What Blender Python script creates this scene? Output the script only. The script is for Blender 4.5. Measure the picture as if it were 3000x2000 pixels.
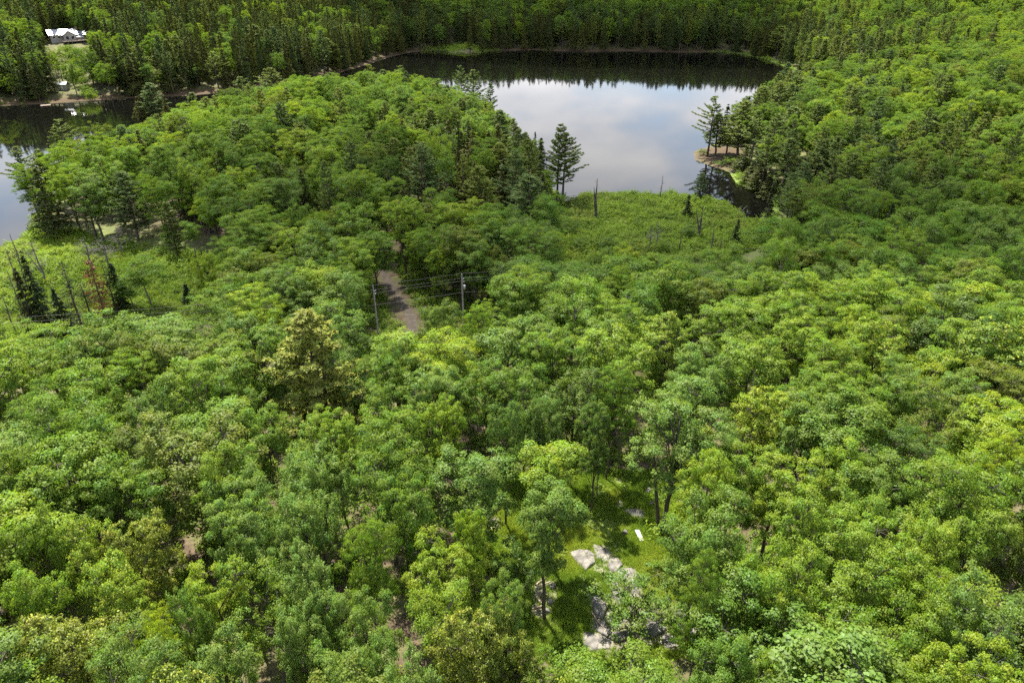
import bpy, bmesh, math, random
import numpy as np
from mathutils import Vector, Matrix

for o in list(bpy.data.objects):
    bpy.data.objects.remove(o, do_unlink=True)
scene = bpy.context.scene
COL = scene.collection
R = math.radians

# ------------------------------------------------------------------ camera
CAM_H, PITCH, FPX = 55.0, 28.5, 2000.0
cam_d = bpy.data.cameras.new('camera')
cam_d.lens, cam_d.sensor_width = 24.0, 36.0
cam_d.clip_start, cam_d.clip_end = 0.5, 8000
cam = bpy.data.objects.new('camera', cam_d)
cam.location = (0, 0, CAM_H)
cam.rotation_euler = (R(90 - PITCH), 0, 0)
COL.objects.link(cam)
scene.camera = cam

# ------------------------------------------------------------------ world and sun
SUN_EL, SUN_AZ = 62.0, -27.0          # degrees; azimuth measured from +Y (ahead), negative is to the left
world = bpy.data.worlds.new('World')
scene.world = world
world.use_nodes = True
wt = world.node_tree
wt.nodes.clear()


def wn(kind, **kw):
    n = wt.nodes.new(kind)
    for k, v in kw.items():
        setattr(n, k, v)
    return n


w_out = wn('ShaderNodeOutputWorld')
w_bg = wn('ShaderNodeBackground')
w_bg.inputs['Strength'].default_value = 0.1
w_sky = wn('ShaderNodeTexSky', sky_type='NISHITA', sun_disc=False)
w_sky.sun_elevation = R(SUN_EL)
w_sky.sun_rotation = R(SUN_AZ)
w_sky.air_density, w_sky.dust_density, w_sky.ozone_density = 1.0, 0.6, 1.0
w_tc = wn('ShaderNodeTexCoord')
w_sep = wn('ShaderNodeSeparateXYZ')
wt.links.new(w_tc.outputs['Generated'], w_sep.inputs[0])
w_zc = wn('ShaderNodeMath', operation='MAXIMUM')
wt.links.new(w_sep.outputs['Z'], w_zc.inputs[0])
w_zc.inputs[1].default_value = 0.0
w_za = wn('ShaderNodeMath', operation='ADD')
wt.links.new(w_zc.outputs[0], w_za.inputs[0])
w_za.inputs[1].default_value = 0.16
w_dx = wn('ShaderNodeMath', operation='DIVIDE')
w_dy = wn('ShaderNodeMath', operation='DIVIDE')
for s, d in (('X', w_dx), ('Y', w_dy)):
    wt.links.new(w_sep.outputs[s], d.inputs[0])
    wt.links.new(w_za.outputs[0], d.inputs[1])
w_cmb = wn('ShaderNodeCombineXYZ')
wt.links.new(w_dx.outputs[0], w_cmb.inputs[0])
wt.links.new(w_dy.outputs[0], w_cmb.inputs[1])
w_n1 = wn('ShaderNodeTexNoise')
w_n1.inputs['Scale'].default_value = 1.15
w_n1.inputs['Detail'].default_value = 7
w_n1.inputs['Roughness'].default_value = 0.52
wt.links.new(w_cmb.outputs[0], w_n1.inputs['Vector'])
w_cov = wn('ShaderNodeValToRGB')            # how much cloud: broken cover over the whole sky
w_cov.color_ramp.elements[0].position = 0.44
w_cov.color_ramp.elements[1].position = 0.66
# broken clouds overhead close up towards the horizon, where one looks along the layer
w_lo = wn('ShaderNodeMath', operation='MULTIPLY_ADD')
wt.links.new(w_zc.outputs[0], w_lo.inputs[0])
w_lo.inputs[1].default_value = -0.24
w_lo.inputs[2].default_value = 0.20
w_nb = wn('ShaderNodeMath', operation='ADD')
wt.links.new(w_n1.outputs['Fac'], w_nb.inputs[0])
wt.links.new(w_lo.outputs[0], w_nb.inputs[1])
wt.links.new(w_nb.outputs[0], w_cov.inputs[0])
w_n2 = wn('ShaderNodeTexNoise')
w_n2.inputs['Scale'].default_value = 2.3
w_n2.inputs['Detail'].default_value = 5
wt.links.new(w_cmb.outputs[0], w_n2.inputs['Vector'])
w_cc = wn('ShaderNodeValToRGB')             # cloud colour: grey blue undersides to sunlit white
w_cc.color_ramp.elements[0].position = 0.35
w_cc.color_ramp.elements[0].color = (0.66, 0.69, 0.77, 1)
w_cc.color_ramp.elements[1].position = 0.68
w_cc.color_ramp.elements[1].color = (1.0, 0.99, 1.0, 1)
wt.links.new(w_n2.outputs['Fac'], w_cc.inputs[0])
w_cs = wn('ShaderNodeVectorMath', operation='SCALE')
wt.links.new(w_cc.outputs[0], w_cs.inputs[0])
w_cs.inputs['Scale'].default_value = 7.4
w_mix = wn('ShaderNodeMix', data_type='RGBA')
wt.links.new(w_cov.outputs[0], w_mix.inputs[0])
wt.links.new(w_sky.outputs[0], w_mix.inputs[6])
wt.links.new(w_cs.outputs[0], w_mix.inputs[7])
wt.links.new(w_mix.outputs[2], w_bg.inputs['Color'])
wt.links.new(w_bg.outputs[0], w_out.inputs[0])

sun_d = bpy.data.lights.new('sun', 'SUN')
sun_d.energy = 5.0
sun_d.angle = R(0.55)
sun_d.color = (1.0, 0.93, 0.80)
sun = bpy.data.objects.new('sun', sun_d)
to_sun = Vector((math.cos(R(SUN_EL)) * math.sin(R(SUN_AZ)), math.cos(R(SUN_EL)) * math.cos(R(SUN_AZ)), math.sin(R(SUN_EL))))
sun.rotation_euler = to_sun.to_track_quat('Z', 'Y').to_euler()
sun.location = (-60, 60, 150)
COL.objects.link(sun)

scene.view_settings.view_transform = 'Standard'
scene.view_settings.look = 'None'
scene.view_settings.exposure = 1.5
scene.view_settings.gamma = 1
scene.render.engine = 'CYCLES'
cy = scene.cycles
cy.max_bounces, cy.diffuse_bounces, cy.glossy_bounces, cy.transmission_bounces, cy.transparent_max_bounces = 6, 4, 2, 4, 12
cy.use_adaptive_sampling = True
cy.adaptive_threshold = 0.02
cy.use_denoising = False
cy.caustics_reflective = cy.caustics_refractive = False
cy.sample_clamp_indirect = 4.0
scene.render.use_persistent_data = False

# ------------------------------------------------------------------ camera maths, used to read places off the photograph
cp, sp = math.cos(R(PITCH)), math.sin(R(PITCH))


def ray(px, py):
    v = (1000 - py) / FPX
    return (px - 1500) / FPX, cp + v * sp, -sp + v * cp


def at(px, py, z):
    r = ray(px, py)
    t = (z - CAM_H) / r[2]
    return r[0] * t, r[1] * t


def proj(x, y, z):
    dz = z - CAM_H
    dep = y * cp - dz * sp
    up = y * sp + dz * cp
    dep = np.maximum(dep, 0.1) if isinstance(dep, np.ndarray) else max(dep, 0.1)
    return 1500 + FPX * x / dep, 1000 - FPX * up / dep, dep


def smooth(a, b, x):
    t = np.clip((x - a) / (b - a), 0, 1)
    return t * t * (3 - 2 * t)


def sdist(poly, x, y):
    """distance to a polygon: positive outside, negative inside"""
    x = np.asarray(x, float); y = np.asarray(y, float)
    P = np.array(poly, float)
    Q = np.roll(P, -1, 0)
    d = np.full(x.shape, 1e9)
    inside = np.zeros(x.shape, bool)
    for (ax, ay), (bx, by) in zip(P, Q):
        ex, ey = bx - ax, by - ay
        t = np.clip(((x - ax) * ex + (y - ay) * ey) / (ex * ex + ey * ey + 1e-12), 0, 1)
        d = np.minimum(d, np.hypot(x - ax - t * ex, y - ay - t * ey))
        c = ((ay > y) != (by > y)) & (x < (bx - ax) * (y - ay) / (by - ay + 1e-12) + ax)
        inside ^= c
    return np.where(inside, -d, d)


def vnoise(x, y, seed=0):
    """cheap smooth value noise in -1..1"""
    xi = np.floor(x).astype(np.int64); yi = np.floor(y).astype(np.int64)
    fx, fy = x - xi, y - yi
    fx, fy = fx * fx * (3 - 2 * fx), fy * fy * (3 - 2 * fy)

    def h(a, b):
        n = (a * 374761393 + b * 668265263 + seed * 974711) & 0x7fffffff
        n = ((n ^ (n >> 13)) * 1274126177) & 0x7fffffff
        return ((n ^ (n >> 16)) & 0xffff) / 32767.5 - 1
    return (h(xi, yi) * (1 - fx) + h(xi + 1, yi) * fx) * (1 - fy) + (h(xi, yi + 1) * (1 - fx) + h(xi + 1, yi + 1) * fx) * fy


# ------------------------------------------------------------------ lake, marsh and clearing outlines (metres)
far_px = [(-500, 338), (0, 310), (110, 306), (185, 300), (300, 293), (400, 287), (520, 282), (640, 272), (770, 256), (900, 238), (1000, 212), (1080, 188),
          (1150, 165), (1210, 152), (1300, 150), (1330, 157), (1390, 158), (1430, 150), (1560, 147), (1700, 152), (1850, 150), (2000, 154),
          (2110, 153), (2180, 160), (2250, 177), (2310, 200), (2330, 216)]
LAKE = [at(a, b, 0) for a, b in far_px]
LAKE += [(160, 400), (132, 345), (105, 300), (82, 262), (68, 243), at(2052, 436, 0), at(2035, 448, 0), at(2042, 468, 0), at(2085, 486, 0), at(2140, 503, 0), at(2165, 540, 0),
         at(2230, 560, 0), at(2268, 566, 0), at(2262, 610, 0), at(2225, 652, 0), at(2190, 650, 0), at(2140, 610, 0), at(2100, 590, 0), at(2000, 578, 0), at(1900, 576, 0), at(1780, 572, 0),
         at(1700, 578, 0), at(1690, 592, 0), at(1652, 604, 0)]
LAKE += [(11, 196), (9, 212), (5, 232), (-2, 262), (-9, 292), (-22, 314), (-45, 326), (-75, 322), (-98, 306), (-114, 280), (-124, 255), (-126, 225), (-128, 195), (-122, 172),
         at(95, 655, 0), at(75, 700, 0), at(0, 732, 0), (-150, 138), (-260, 150), (-420, 230)]
MARSH_L = [at(a, b, .5) for a, b in [(-250, 780), (0, 735), (80, 702), (130, 694), (260, 725), (330, 738), (430, 745), (560, 790), (680, 840), (640, 890), (520, 895), (380, 905), (200, 965), (0, 1000), (-250, 1020)]]
MARSH_R = [at(a, b, .5) for a, b in [(1648, 606), (1695, 580), (1780, 574), (2000, 580), (2100, 592), (2150, 625), (2200, 655), (2215, 680), (2190, 705), (2090, 735), (1900, 755), (1700, 750), (1620, 720)]]
CLEAR = [at(a, b, 10) for a, b in [(1440, 1640), (1400, 1560), (1450, 1440), (1520, 1380), (1680, 1350), (1880, 1370), (2010, 1420), (2080, 1500), (2040, 1560), (1990, 1640), (2080, 1720), (2130, 1840), (2060, 1900), (1850, 1930), (1680, 1960), (1570, 1900), (1500, 1800), (1520, 1700)]]
ROAD = [(-16, 98), (-17.2, 104), (-19.5, 110), (-22.5, 117), (-25.0, 124), (-26.5, 130)]


def ground(x, y):
    x = np.asarray(x, float); y = np.asarray(y, float)
    sd = sdist(LAKE, x, y)
    yp = y + 0.10 * np.maximum(0, -x) - 0.06 * np.maximum(0, x)
    fg = np.interp(yp, [-300, -60, 0, 37, 75, 100, 125, 150, 190], [16, 15, 13.5, 10.6, 6.6, 3.6, 2.3, 1.2, .7])
    wy = np.where(x < 40, smooth(120, 185, y), np.maximum(smooth(60, 170, y) * smooth(40, 110, x), smooth(120, 185, y)))
    slope = 0.10 + 0.07 * smooth(480, 570, y) + 0.08 * smooth(-60, -160, x) * smooth(250, 330, y) + 0.04 * smooth(60, 160, x)
    hill = slope * np.maximum(0, sd - 3)
    hill = 46 * (1 - np.exp(-hill / 46))
    hill = hill + 2.2 * smooth(20, 120, sd) * vnoise(x / 60, y / 60, 3) * smooth(150, 260, y)
    z = np.maximum(fg, 0.35) * (1 - wy) + (0.4 + hill) * wy
    mr = np.minimum(sdist(MARSH_L, x, y), sdist(MARSH_R, x, y))
    wm = smooth(0, 22, mr)
    z = 0.42 * (1 - wm) + z * wm
    z = z + 0.18 * vnoise(x / 5, y / 5, 1) * smooth(2, 25, sd) * wm
    z = np.minimum(z, 0.12 + 0.35 * np.maximum(sd, 0))
    z = np.where(sd < 0, np.maximum(-3.0, 0.12 + sd * 0.25), z)
    return z


def g1(x, y):
    return float(ground(np.array([x]), np.array([y]))[0])


def hit(px, py, h=0.0):
    """place along the ray of a photograph point where the ray is h above the ground"""
    r = ray(px, py)
    t = np.linspace(18, 900, 3600)
    x, y, z = r[0] * t, r[1] * t, CAM_H + r[2] * t
    k = np.nonzero(z - ground(x, y) < h)[0]
    i = k[0] if len(k) else -1
    return float(x[i]), float(y[i])


# ------------------------------------------------------------------ materials
MATS = {}


def mat(name):
    m = bpy.data.materials.new(name)
    m.use_nodes = True
    m.node_tree.nodes.clear()
    MATS[name] = m
    t = m.node_tree
    out = t.nodes.new('ShaderNodeOutputMaterial')

    def N(kind, **kw):
        n = t.nodes.new(kind)
        for k, v in kw.items():
            if k.startswith('i_'):
                n.inputs[k[2:].replace('_', ' ')].default_value = v
            else:
                setattr(n, k, v)
        return n

    def L(a, b):
        t.links.new(a, b)
    return m, N, L, out


def ramp(N, stops):
    r = N('ShaderNodeValToRGB')
    e = r.color_ramp.elements
    while len(e) < len(stops):
        e.new(0.5)
    for i, (p, c) in enumerate(stops):
        e[i].position = p
        e[i].color = (*c, 1)
    return r


def foliage(name, stops, trans=0.46, gloss=0.012, tip=None, vary=0.55):
    m, N, L, out = mat(name)
    a = N('ShaderNodeAttribute', attribute_type='INSTANCER', attribute_name='tint')
    r = ramp(N, stops)
    L(a.outputs['Fac'], r.inputs[0])
    lv = N('ShaderNodeAttribute', attribute_type='GEOMETRY', attribute_name='lv')
    col = r.outputs[0]
    if tip:
        mt = N('ShaderNodeMath', operation='GREATER_THAN')
        L(lv.outputs['Fac'], mt.inputs[0])
        mt.inputs[1].default_value = tip[1]
        mx = N('ShaderNodeMix', data_type='RGBA')
        L(mt.outputs[0], mx.inputs[0])
        L(col, mx.inputs[6])
        mx.inputs[7].default_value = (*tip[0], 1)
        col = mx.outputs[2]
    mr = N('ShaderNodeMapRange')
    L(lv.outputs['Fac'], mr.inputs[0])
    mr.inputs['To Min'].default_value = 1 - vary * .5
    mr.inputs['To Max'].default_value = 1 + vary * .5
    hs = N('ShaderNodeHueSaturation')
    L(mr.outputs[0], hs.inputs['Value'])
    L(col, hs.inputs['Color'])
    hm = N('ShaderNodeMapRange')
    cl = N('ShaderNodeAttribute', attribute_type='GEOMETRY', attribute_name='cv')
    L(cl.outputs['Fac'], hm.inputs[0])
    hm.inputs['To Min'].default_value = 0.482
    hm.inputs['To Max'].default_value = 0.515
    L(hm.outputs[0], hs.inputs['Hue'])
    d = N('ShaderNodeBsdfDiffuse')
    L(hs.outputs[0], d.inputs['Color'])
    tr = N('ShaderNodeBsdfTranslucent')
    tc = N('ShaderNodeMix', data_type='RGBA', blend_type='MULTIPLY')
    tc.inputs[0].default_value = 1
    L(hs.outputs[0], tc.inputs[6])
    tc.inputs[7].default_value = (1.25, 1.3, 0.6, 1)
    L(tc.outputs[2], tr.inputs['Color'])
    mx1 = N('ShaderNodeMixShader')
    mx1.inputs[0].default_value = trans
    L(d.outputs[0], mx1.inputs[1]); L(tr.outputs[0], mx1.inputs[2])
    gl = N('ShaderNodeBsdfGlossy')
    gl.inputs['Roughness'].default_value = 0.5
    gl.inputs['Color'].default_value = (0.9, 0.95, 1.0, 1)
    mx2 = N('ShaderNodeMixShader')
    mx2.inputs[0].default_value = gloss
    L(mx1.outputs[0], mx2.inputs[1]); L(gl.outputs[0], mx2.inputs[2])
    L(mx2.outputs[0], out.inputs[0])
    return m


BROAD = [(0.0, (.230, .308, .024)), (.25, (.168, .258, .026)), (.5, (.116, .196, .025)), (.72, (.150, .235, .046)), (.86, (.080, .143, .024)), (1.0, (.160, .198, .028))]
foliage('maple_leaves', BROAD)
foliage('seeding_leaves', BROAD, tip=((.33, .37, .06), .84))
foliage('aspen_leaves', [(0, (.150, .248, .024)), (.5, (.108, .198, .022)), (1, (.128, .198, .038))], trans=.46)
foliage('olive_needles', [(0, (.215, .245, .045)), (1, (.215, .245, .045))], trans=.35)
foliage('pine_needles', [(0, (.160, .195, .030)), (.5, (.108, .150, .032)), (1, (.085, .136, .042))], trans=.25)
foliage('hemlock_needles', [(0, (.098, .105, .020)), (.5, (.064, .080, .017)), (1, (.052, .080, .020))], trans=.22)
foliage('spruce_needles', [(0, (.036, .056, .016)), (.5, (.028, .048, .018)), (1, (.05, .055, .02))], trans=.12, gloss=.012)
foliage('rust_needles', [(0, (.19, .075, .022)), (.5, (.16, .062, .02)), (1, (.22, .09, .03))], trans=.2, gloss=.02)
foliage('marsh_leaves', [(0, (.26, .33, .040)), (.5, (.175, .28, .030)), (1, (.22, .265, .055))], trans=.38)
foliage('grass_blades', [(0, (.31, .37, .055)), (.5, (.22, .32, .040)), (1, (.15, .245, .034))], trans=.4)


def bark(name, c1, c2, scale=6):
    m, N, L, out = mat(name)
    tc = N('ShaderNodeTexCoord')
    mp = N('ShaderNodeMapping')
    mp.inputs['Scale'].default_value = (scale, scale, scale * .25)
    L(tc.outputs['Object'], mp.inputs[0])
    n = N('ShaderNodeTexNoise', i_Scale=1.0, i_Detail=6.0)
    L(mp.outputs[0], n.inputs['Vector'])
    r = ramp(N, [(.3, c1), (.7, c2)])
    L(n.outputs['Fac'], r.inputs[0])
    b = N('ShaderNodeBsdfPrincipled', i_Roughness=.9)
    L(r.outputs[0], b.inputs['Base Color'])
    bp = N('ShaderNodeBump', i_Strength=.5, i_Distance=.05)
    L(n.outputs['Fac'], bp.inputs['Height'])
    L(bp.outputs[0], b.inputs['Normal'])
    L(b.outputs[0], out.inputs[0])
    return m


bark('maple_bark', (.035, .028, .022), (.10, .085, .07))
bark('aspen_bark', (.09, .082, .065), (.23, .21, .17))
bark('pine_bark', (.035, .024, .018), (.10, .075, .06))
bark('dead_wood', (.085, .076, .066), (.20, .182, .162))
bark('dark_dead_wood', (.045, .038, .032), (.12, .10, .09))
bark('pole_wood', (.24, .21, .19), (.42, .39, .36))
bark('log_wood', (.16, .12, .09), (.38, .31, .25))


def plain(name, color, rough=.6, metal=0.0, var=.15, scale=3.0):
    m, N, L, out = mat(name)
    tc = N('ShaderNodeTexCoord')
    n = N('ShaderNodeTexNoise', i_Scale=scale, i_Detail=5.0)
    L(tc.outputs['Object'], n.inputs['Vector'])
    r = ramp(N, [(.3, tuple(c * (1 - var) for c in color)), (.7, tuple(min(1, c * (1 + var)) for c in color))])
    L(n.outputs['Fac'], r.inputs[0])
    b = N('ShaderNodeBsdfPrincipled', i_Roughness=rough, i_Metallic=metal)
    L(r.outputs[0], b.inputs['Base Color'])
    L(b.outputs[0], out.inputs[0])
    return m


plain('white_paint', (.72, .72, .70), .5)
plain('roof_metal', (.42, .44, .47), .38, .25, .06)
plain('shed_metal', (.26, .29, .34), .38, .3, .12)
plain('siding', (.34, .33, .31), .7)
plain('glass_dark', (.03, .035, .04), .08)
plain('deck_wood', (.20, .155, .12), .8)
plain('canvas', (.82, .82, .80), .8)
plain('wire_metal', (.16, .155, .145), .6, .2)
plain('porcelain', (.55, .55, .56), .25)
plain('galvanised', (.50, .51, .52), .4, .7)
plain('brick_red', (.30, .14, .09), .9)


def rock_mat():
    m, N, L, out = mat('granite')
    tc = N('ShaderNodeTexCoord')
    n = N('ShaderNodeTexNoise', i_Scale=1.1, i_Detail=9.0, i_Roughness=.62)
    L(tc.outputs['Object'], n.inputs['Vector'])
    r = ramp(N, [(.32, (.05, .046, .042)), (.45, (.125, .117, .108)), (.58, (.20, .188, .176)), (.75, (.28, .265, .25))])
    L(n.outputs['Fac'], r.inputs[0])
    v = N('ShaderNodeTexVoronoi', feature='DISTANCE_TO_EDGE', i_Scale=.7)
    n3 = N('ShaderNodeTexNoise', i_Scale=1.6, i_Detail=4.0)
    L(tc.outputs['Object'], n3.inputs['Vector'])
    ad = N('ShaderNodeMix', data_type='RGBA', blend_type='LINEAR_LIGHT')
    ad.inputs[0].default_value = .35
    L(tc.outputs['Object'], ad.inputs[6]); L(n3.outputs['Color'], ad.inputs[7])
    L(ad.outputs[2], v.inputs['Vector'])
    cr = ramp(N, [(.0, (.25, .22, .18)), (.035, (1, 1, 1))])
    L(v.outputs['Distance'], cr.inputs[0])
    mm = N('ShaderNodeMix', data_type='RGBA', blend_type='MULTIPLY')
    mm.inputs[0].default_value = .8
    L(r.outputs[0], mm.inputs[6]); L(cr.outputs[0], mm.inputs[7])
    # lichen and moss blots
    n2 = N('ShaderNodeTexNoise', i_Scale=2.6, i_Detail=6.0)
    L(tc.outputs['Object'], n2.inputs['Vector'])
    ms = ramp(N, [(.56, (0, 0, 0)), (.66, (1, 1, 1))])
    L(n2.outputs['Fac'], ms.inputs[0])
    m2 = N('ShaderNodeMix', data_type='RGBA')
    mk = N('ShaderNodeMath', operation='MULTIPLY'); mk.inputs[1].default_value = .7
    L(ms.outputs[0], mk.inputs[0]); L(mk.outputs[0], m2.inputs[0])
    L(mm.outputs[2], m2.inputs[6]); m2.inputs[7].default_value = (.20, .19, .12, 1)
    b = N('ShaderNodeBsdfPrincipled', i_Roughness=.85)
    L(m2.outputs[2], b.inputs['Base Color'])
    bp = N('ShaderNodeBump', i_Strength=.6, i_Distance=.06)
    L(n.outputs['Fac'], bp.inputs['Height']); L(bp.outputs[0], b.inputs['Normal'])
    L(b.outputs[0], out.inputs[0])


rock_mat()


def ground_mat():
    m, N, L, out = mat('forest_floor')
    tc = N('ShaderNodeTexCoord')
    n = N('ShaderNodeTexNoise', i_Scale=.9, i_Detail=8.0, i_Roughness=.65)
    L(tc.outputs['Object'], n.inputs['Vector'])
    litter = ramp(N, [(.3, (.035, .026, .016)), (.5, (.075, .052, .032)), (.72, (.15, .105, .07))])
    L(n.outputs['Fac'], litter.inputs[0])
    n2 = N('ShaderNodeTexNoise', i_Scale=.33, i_Detail=6.0)
    L(tc.outputs['Object'], n2.inputs['Vector'])
    gr = ramp(N, [(.3, (.070, .12, .020)), (.55, (.125, .180, .030)), (.75, (.18, .205, .045))])
    L(n.outputs['Fac'], gr.inputs[0])
    mo = ramp(N, [(.42, (0, 0, 0)), (.6, (1, 1, 1))])
    L(n2.outputs['Fac'], mo.inputs[0])
    ga = N('ShaderNodeAttribute', attribute_type='GEOMETRY', attribute_name='grassy')
    mu = N('ShaderNodeMath', operation='MULTIPLY_ADD', use_clamp=True)
    L(mo.outputs[0], mu.inputs[0]); mu.inputs[1].default_value = .35
    L(ga.outputs['Fac'], mu.inputs[2])
    mx = N('ShaderNodeMix', data_type='RGBA')
    L(mu.outputs[0], mx.inputs[0]); L(litter.outputs[0], mx.inputs[6]); L(gr.outputs[0], mx.inputs[7])
    st = N('ShaderNodeAttribute', attribute_type='GEOMETRY', attribute_name='stony')
    n4 = N('ShaderNodeTexNoise', i_Scale=1.9, i_Detail=7.0)
    L(tc.outputs['Object'], n4.inputs['Vector'])
    sr = ramp(N, [(.3, (.07, .052, .038)), (.5, (.15, .125, .105)), (.7, (.25, .228, .205))])
    L(n4.outputs['Fac'], sr.inputs[0])
    sk_ = N('ShaderNodeMath', operation='MULTIPLY_ADD', use_clamp=True)
    L(n4.outputs['Fac'], sk_.inputs[0]); sk_.inputs[1].default_value = 2.2
    sk2 = N('ShaderNodeMath', operation='MULTIPLY', use_clamp=True)
    sk_.inputs[2].default_value = -.55
    L(sk_.outputs[0], sk2.inputs[0]); L(st.outputs['Fac'], sk2.inputs[1])
    mxs = N('ShaderNodeMix', data_type='RGBA')
    L(sk2.outputs[0], mxs.inputs[0]); L(mx.outputs[2], mxs.inputs[6]); L(sr.outputs[0], mxs.inputs[7])
    mx = mxs
    sa = N('ShaderNodeAttribute', attribute_type='GEOMETRY', attribute_name='rusty')
    m3 = N('ShaderNodeMix', data_type='RGBA')
    L(sa.outputs['Fac'], m3.inputs[0]); L(mx.outputs[2], m3.inputs[6]); m3.inputs[7].default_value = (.060, .036, .013, 1)
    b = N('ShaderNodeBsdfPrincipled', i_Roughness=.95)
    L(m3.outputs[2], b.inputs['Base Color'])
    bp = N('ShaderNodeBump', i_Strength=.7, i_Distance=.12)
    L(n.outputs['Fac'], bp.inputs['Height']); L(bp.outputs[0], b.inputs['Normal'])
    L(b.outputs[0], out.inputs[0])


ground_mat()


def road_mat():
    m, N, L, out = mat('gravel')
    tc = N('ShaderNodeTexCoord')
    n = N('ShaderNodeTexNoise', i_Scale=1.3, i_Detail=9.0, i_Roughness=.7)
    L(tc.outputs['Object'], n.inputs['Vector'])
    r = ramp(N, [(.3, (.055, .043, .031)), (.55, (.105, .085, .066)), (.75, (.16, .138, .112))])
    L(n.outputs['Fac'], r.inputs[0])
    b = N('ShaderNodeBsdfPrincipled', i_Roughness=.95)
    L(r.outputs[0], b.inputs['Base Color'])
    bp = N('ShaderNodeBump', i_Strength=.5, i_Distance=.04)
    L(n.outputs['Fac'], bp.inputs['Height']); L(bp.outputs[0], b.inputs['Normal'])
    L(b.outputs[0], out.inputs[0])


road_mat()


def water_mat():
    m, N, L, out = mat('lake_water')
    tc = N('ShaderNodeTexCoord')
    mp = N('ShaderNodeMapping')
    mp.inputs['Scale'].default_value = (1.0, .6, 1)
    L(tc.outputs['Object'], mp.inputs[0])
    n = N('ShaderNodeTexNoise', i_Scale=.9, i_Detail=3.0)
    L(mp.outputs[0], n.inputs['Vector'])
    # patches of breeze: ripples stronger in some places than others
    n2 = N('ShaderNodeTexNoise', i_Scale=.012, i_Detail=3.0)
    L(tc.outputs['Object'], n2.inputs['Vector'])
    mr = N('ShaderNodeMapRange')
    L(n2.outputs['Fac'], mr.inputs[0])
    mr.inputs['From Min'].default_value, mr.inputs['From Max'].default_value = .42, .62
    mr.inputs['To Min'].default_value, mr.inputs['To Max'].default_value = .02, .09
    bp = N('ShaderNodeBump', i_Distance=.05)
    L(mr.outputs[0], bp.inputs['Strength'])
    L(n.outputs['Fac'], bp.inputs['Height'])
    b = N('ShaderNodeBsdfPrincipled', i_Roughness=.035, i_IOR=1.36)
    b.inputs['Base Color'].default_value = (.004, .0042, .0034, 1)
    L(bp.outputs[0], b.inputs['Normal'])
    L(b.outputs[0], out.inputs[0])


water_mat()


# ------------------------------------------------------------------ mesh helpers
def np_mesh(name, V, F, mats, fmat=None, fattr=None, normals=None, smooth_shade=False):
    """V: (n,3); F: list of (m,k) arrays (faces of k corners)"""
    me = bpy.data.meshes.new(name)
    V = np.asarray(V, np.float32)
    F = [f for f in F if len(f)]
    nl = sum(f.size for f in F)
    nf = sum(len(f) for f in F)
    me.vertices.add(len(V)); me.vertices.foreach_set('co', V.ravel())
    me.loops.add(nl); me.polygons.add(nf)
    me.loops.foreach_set('vertex_index', np.concatenate([f.ravel() for f in F]).astype(np.int32))
    tot = np.concatenate([np.full(len(f), f.shape[1], np.int32) for f in F])
    st = np.concatenate([[0], np.cumsum(tot)[:-1]]).astype(np.int32)
    me.polygons.foreach_set('loop_start', st)
    me.polygons.foreach_set('loop_total', tot)
    if fmat is not None:
        me.polygons.foreach_set('material_index', np.asarray(fmat, np.int32))
    for m in mats:
        me.materials.append(MATS[m])
    me.polygons.foreach_set('use_smooth', np.full(nf, bool(smooth_shade) or normals is not None))
    for k, a in (fattr or {}).items():
        at_ = me.attributes.new(k, 'FLOAT', 'FACE')
        at_.data.foreach_set('value', np.asarray(a, np.float32))
    me.update(calc_edges=True)
    me.validate()
    if normals is not None:
        me.normals_split_custom_set_from_vertices(np.asarray(normals, np.float32))
    return me


def unit(v):
    return v / np.maximum(np.linalg.norm(v, axis=-1, keepdims=True), 1e-9)


class Tubes:
    def __init__(s):
        s.V, s.F, s.n = [], [], 0

    def add(s, pts, rad, sides=5, cap=True):
        P = np.asarray(pts, float)
        k = len(P)
        rad = np.broadcast_to(np.asarray(rad, float), (k,))
        T = unit(np.gradient(P, axis=0))
        ref = np.where(np.abs(T[:, 2:3]) > .9, np.array([[1., 0, 0]]), np.array([[0, 0, 1.]]))
        A = unit(np.cross(T, ref)); B = np.cross(T, A)
        an = np.linspace(0, 2 * np.pi, sides, endpoint=False)
        ring = P[:, None, :] + rad[:, None, None] * (np.cos(an)[None, :, None] * A[:, None, :] + np.sin(an)[None, :, None] * B[:, None, :])
        s.V.append(ring.reshape(-1, 3))
        i = np.arange(k - 1)[:, None] * sides
        j = np.arange(sides)[None, :]
        j2 = (j + 1) % sides
        f = np.stack([i + j, i + j2, i + sides + j2, i + sides + j], -1).reshape(-1, 4) + s.n
        s.F.append(f)
        if cap and sides == 4:
            s.F.append(np.array([[3, 2, 1, 0]]) + s.n)
            s.F.append(np.array([[0, 1, 2, 3]]) + s.n + (k - 1) * sides)
        s.n += k * sides

    def get(s):
        return np.concatenate(s.V), np.concatenate(s.F)


def cards(C, Nn, size, rng, aspect=.62, U=None, width=None):
    """leaf shaped four cornered cards; U fixes the long axis"""
    n = len(C)
    Nn = unit(Nn)
    if U is None:
        U = rng.normal(size=(n, 3))
    U = unit(U - (U * Nn).sum(1, keepdims=True) * Nn)
    W = np.cross(Nn, U)
    size = np.broadcast_to(size, (n,))[:, None]
    wd = size * aspect if width is None else np.broadcast_to(width, (n,))[:, None]
    off = Nn * size * .18
    V = np.stack([C - U * size * .5 - off, C - W * wd * .5, C + U * size * .5 - off, C + W * wd * .5], 1).reshape(-1, 3)
    F = np.arange(4 * n).reshape(n, 4)
    return V, F


# ------------------------------------------------------------------ tree shapes
LIB = {}        # name -> dict(trunk mesh, crown mesh, whole mesh, H, Rad)


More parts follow.
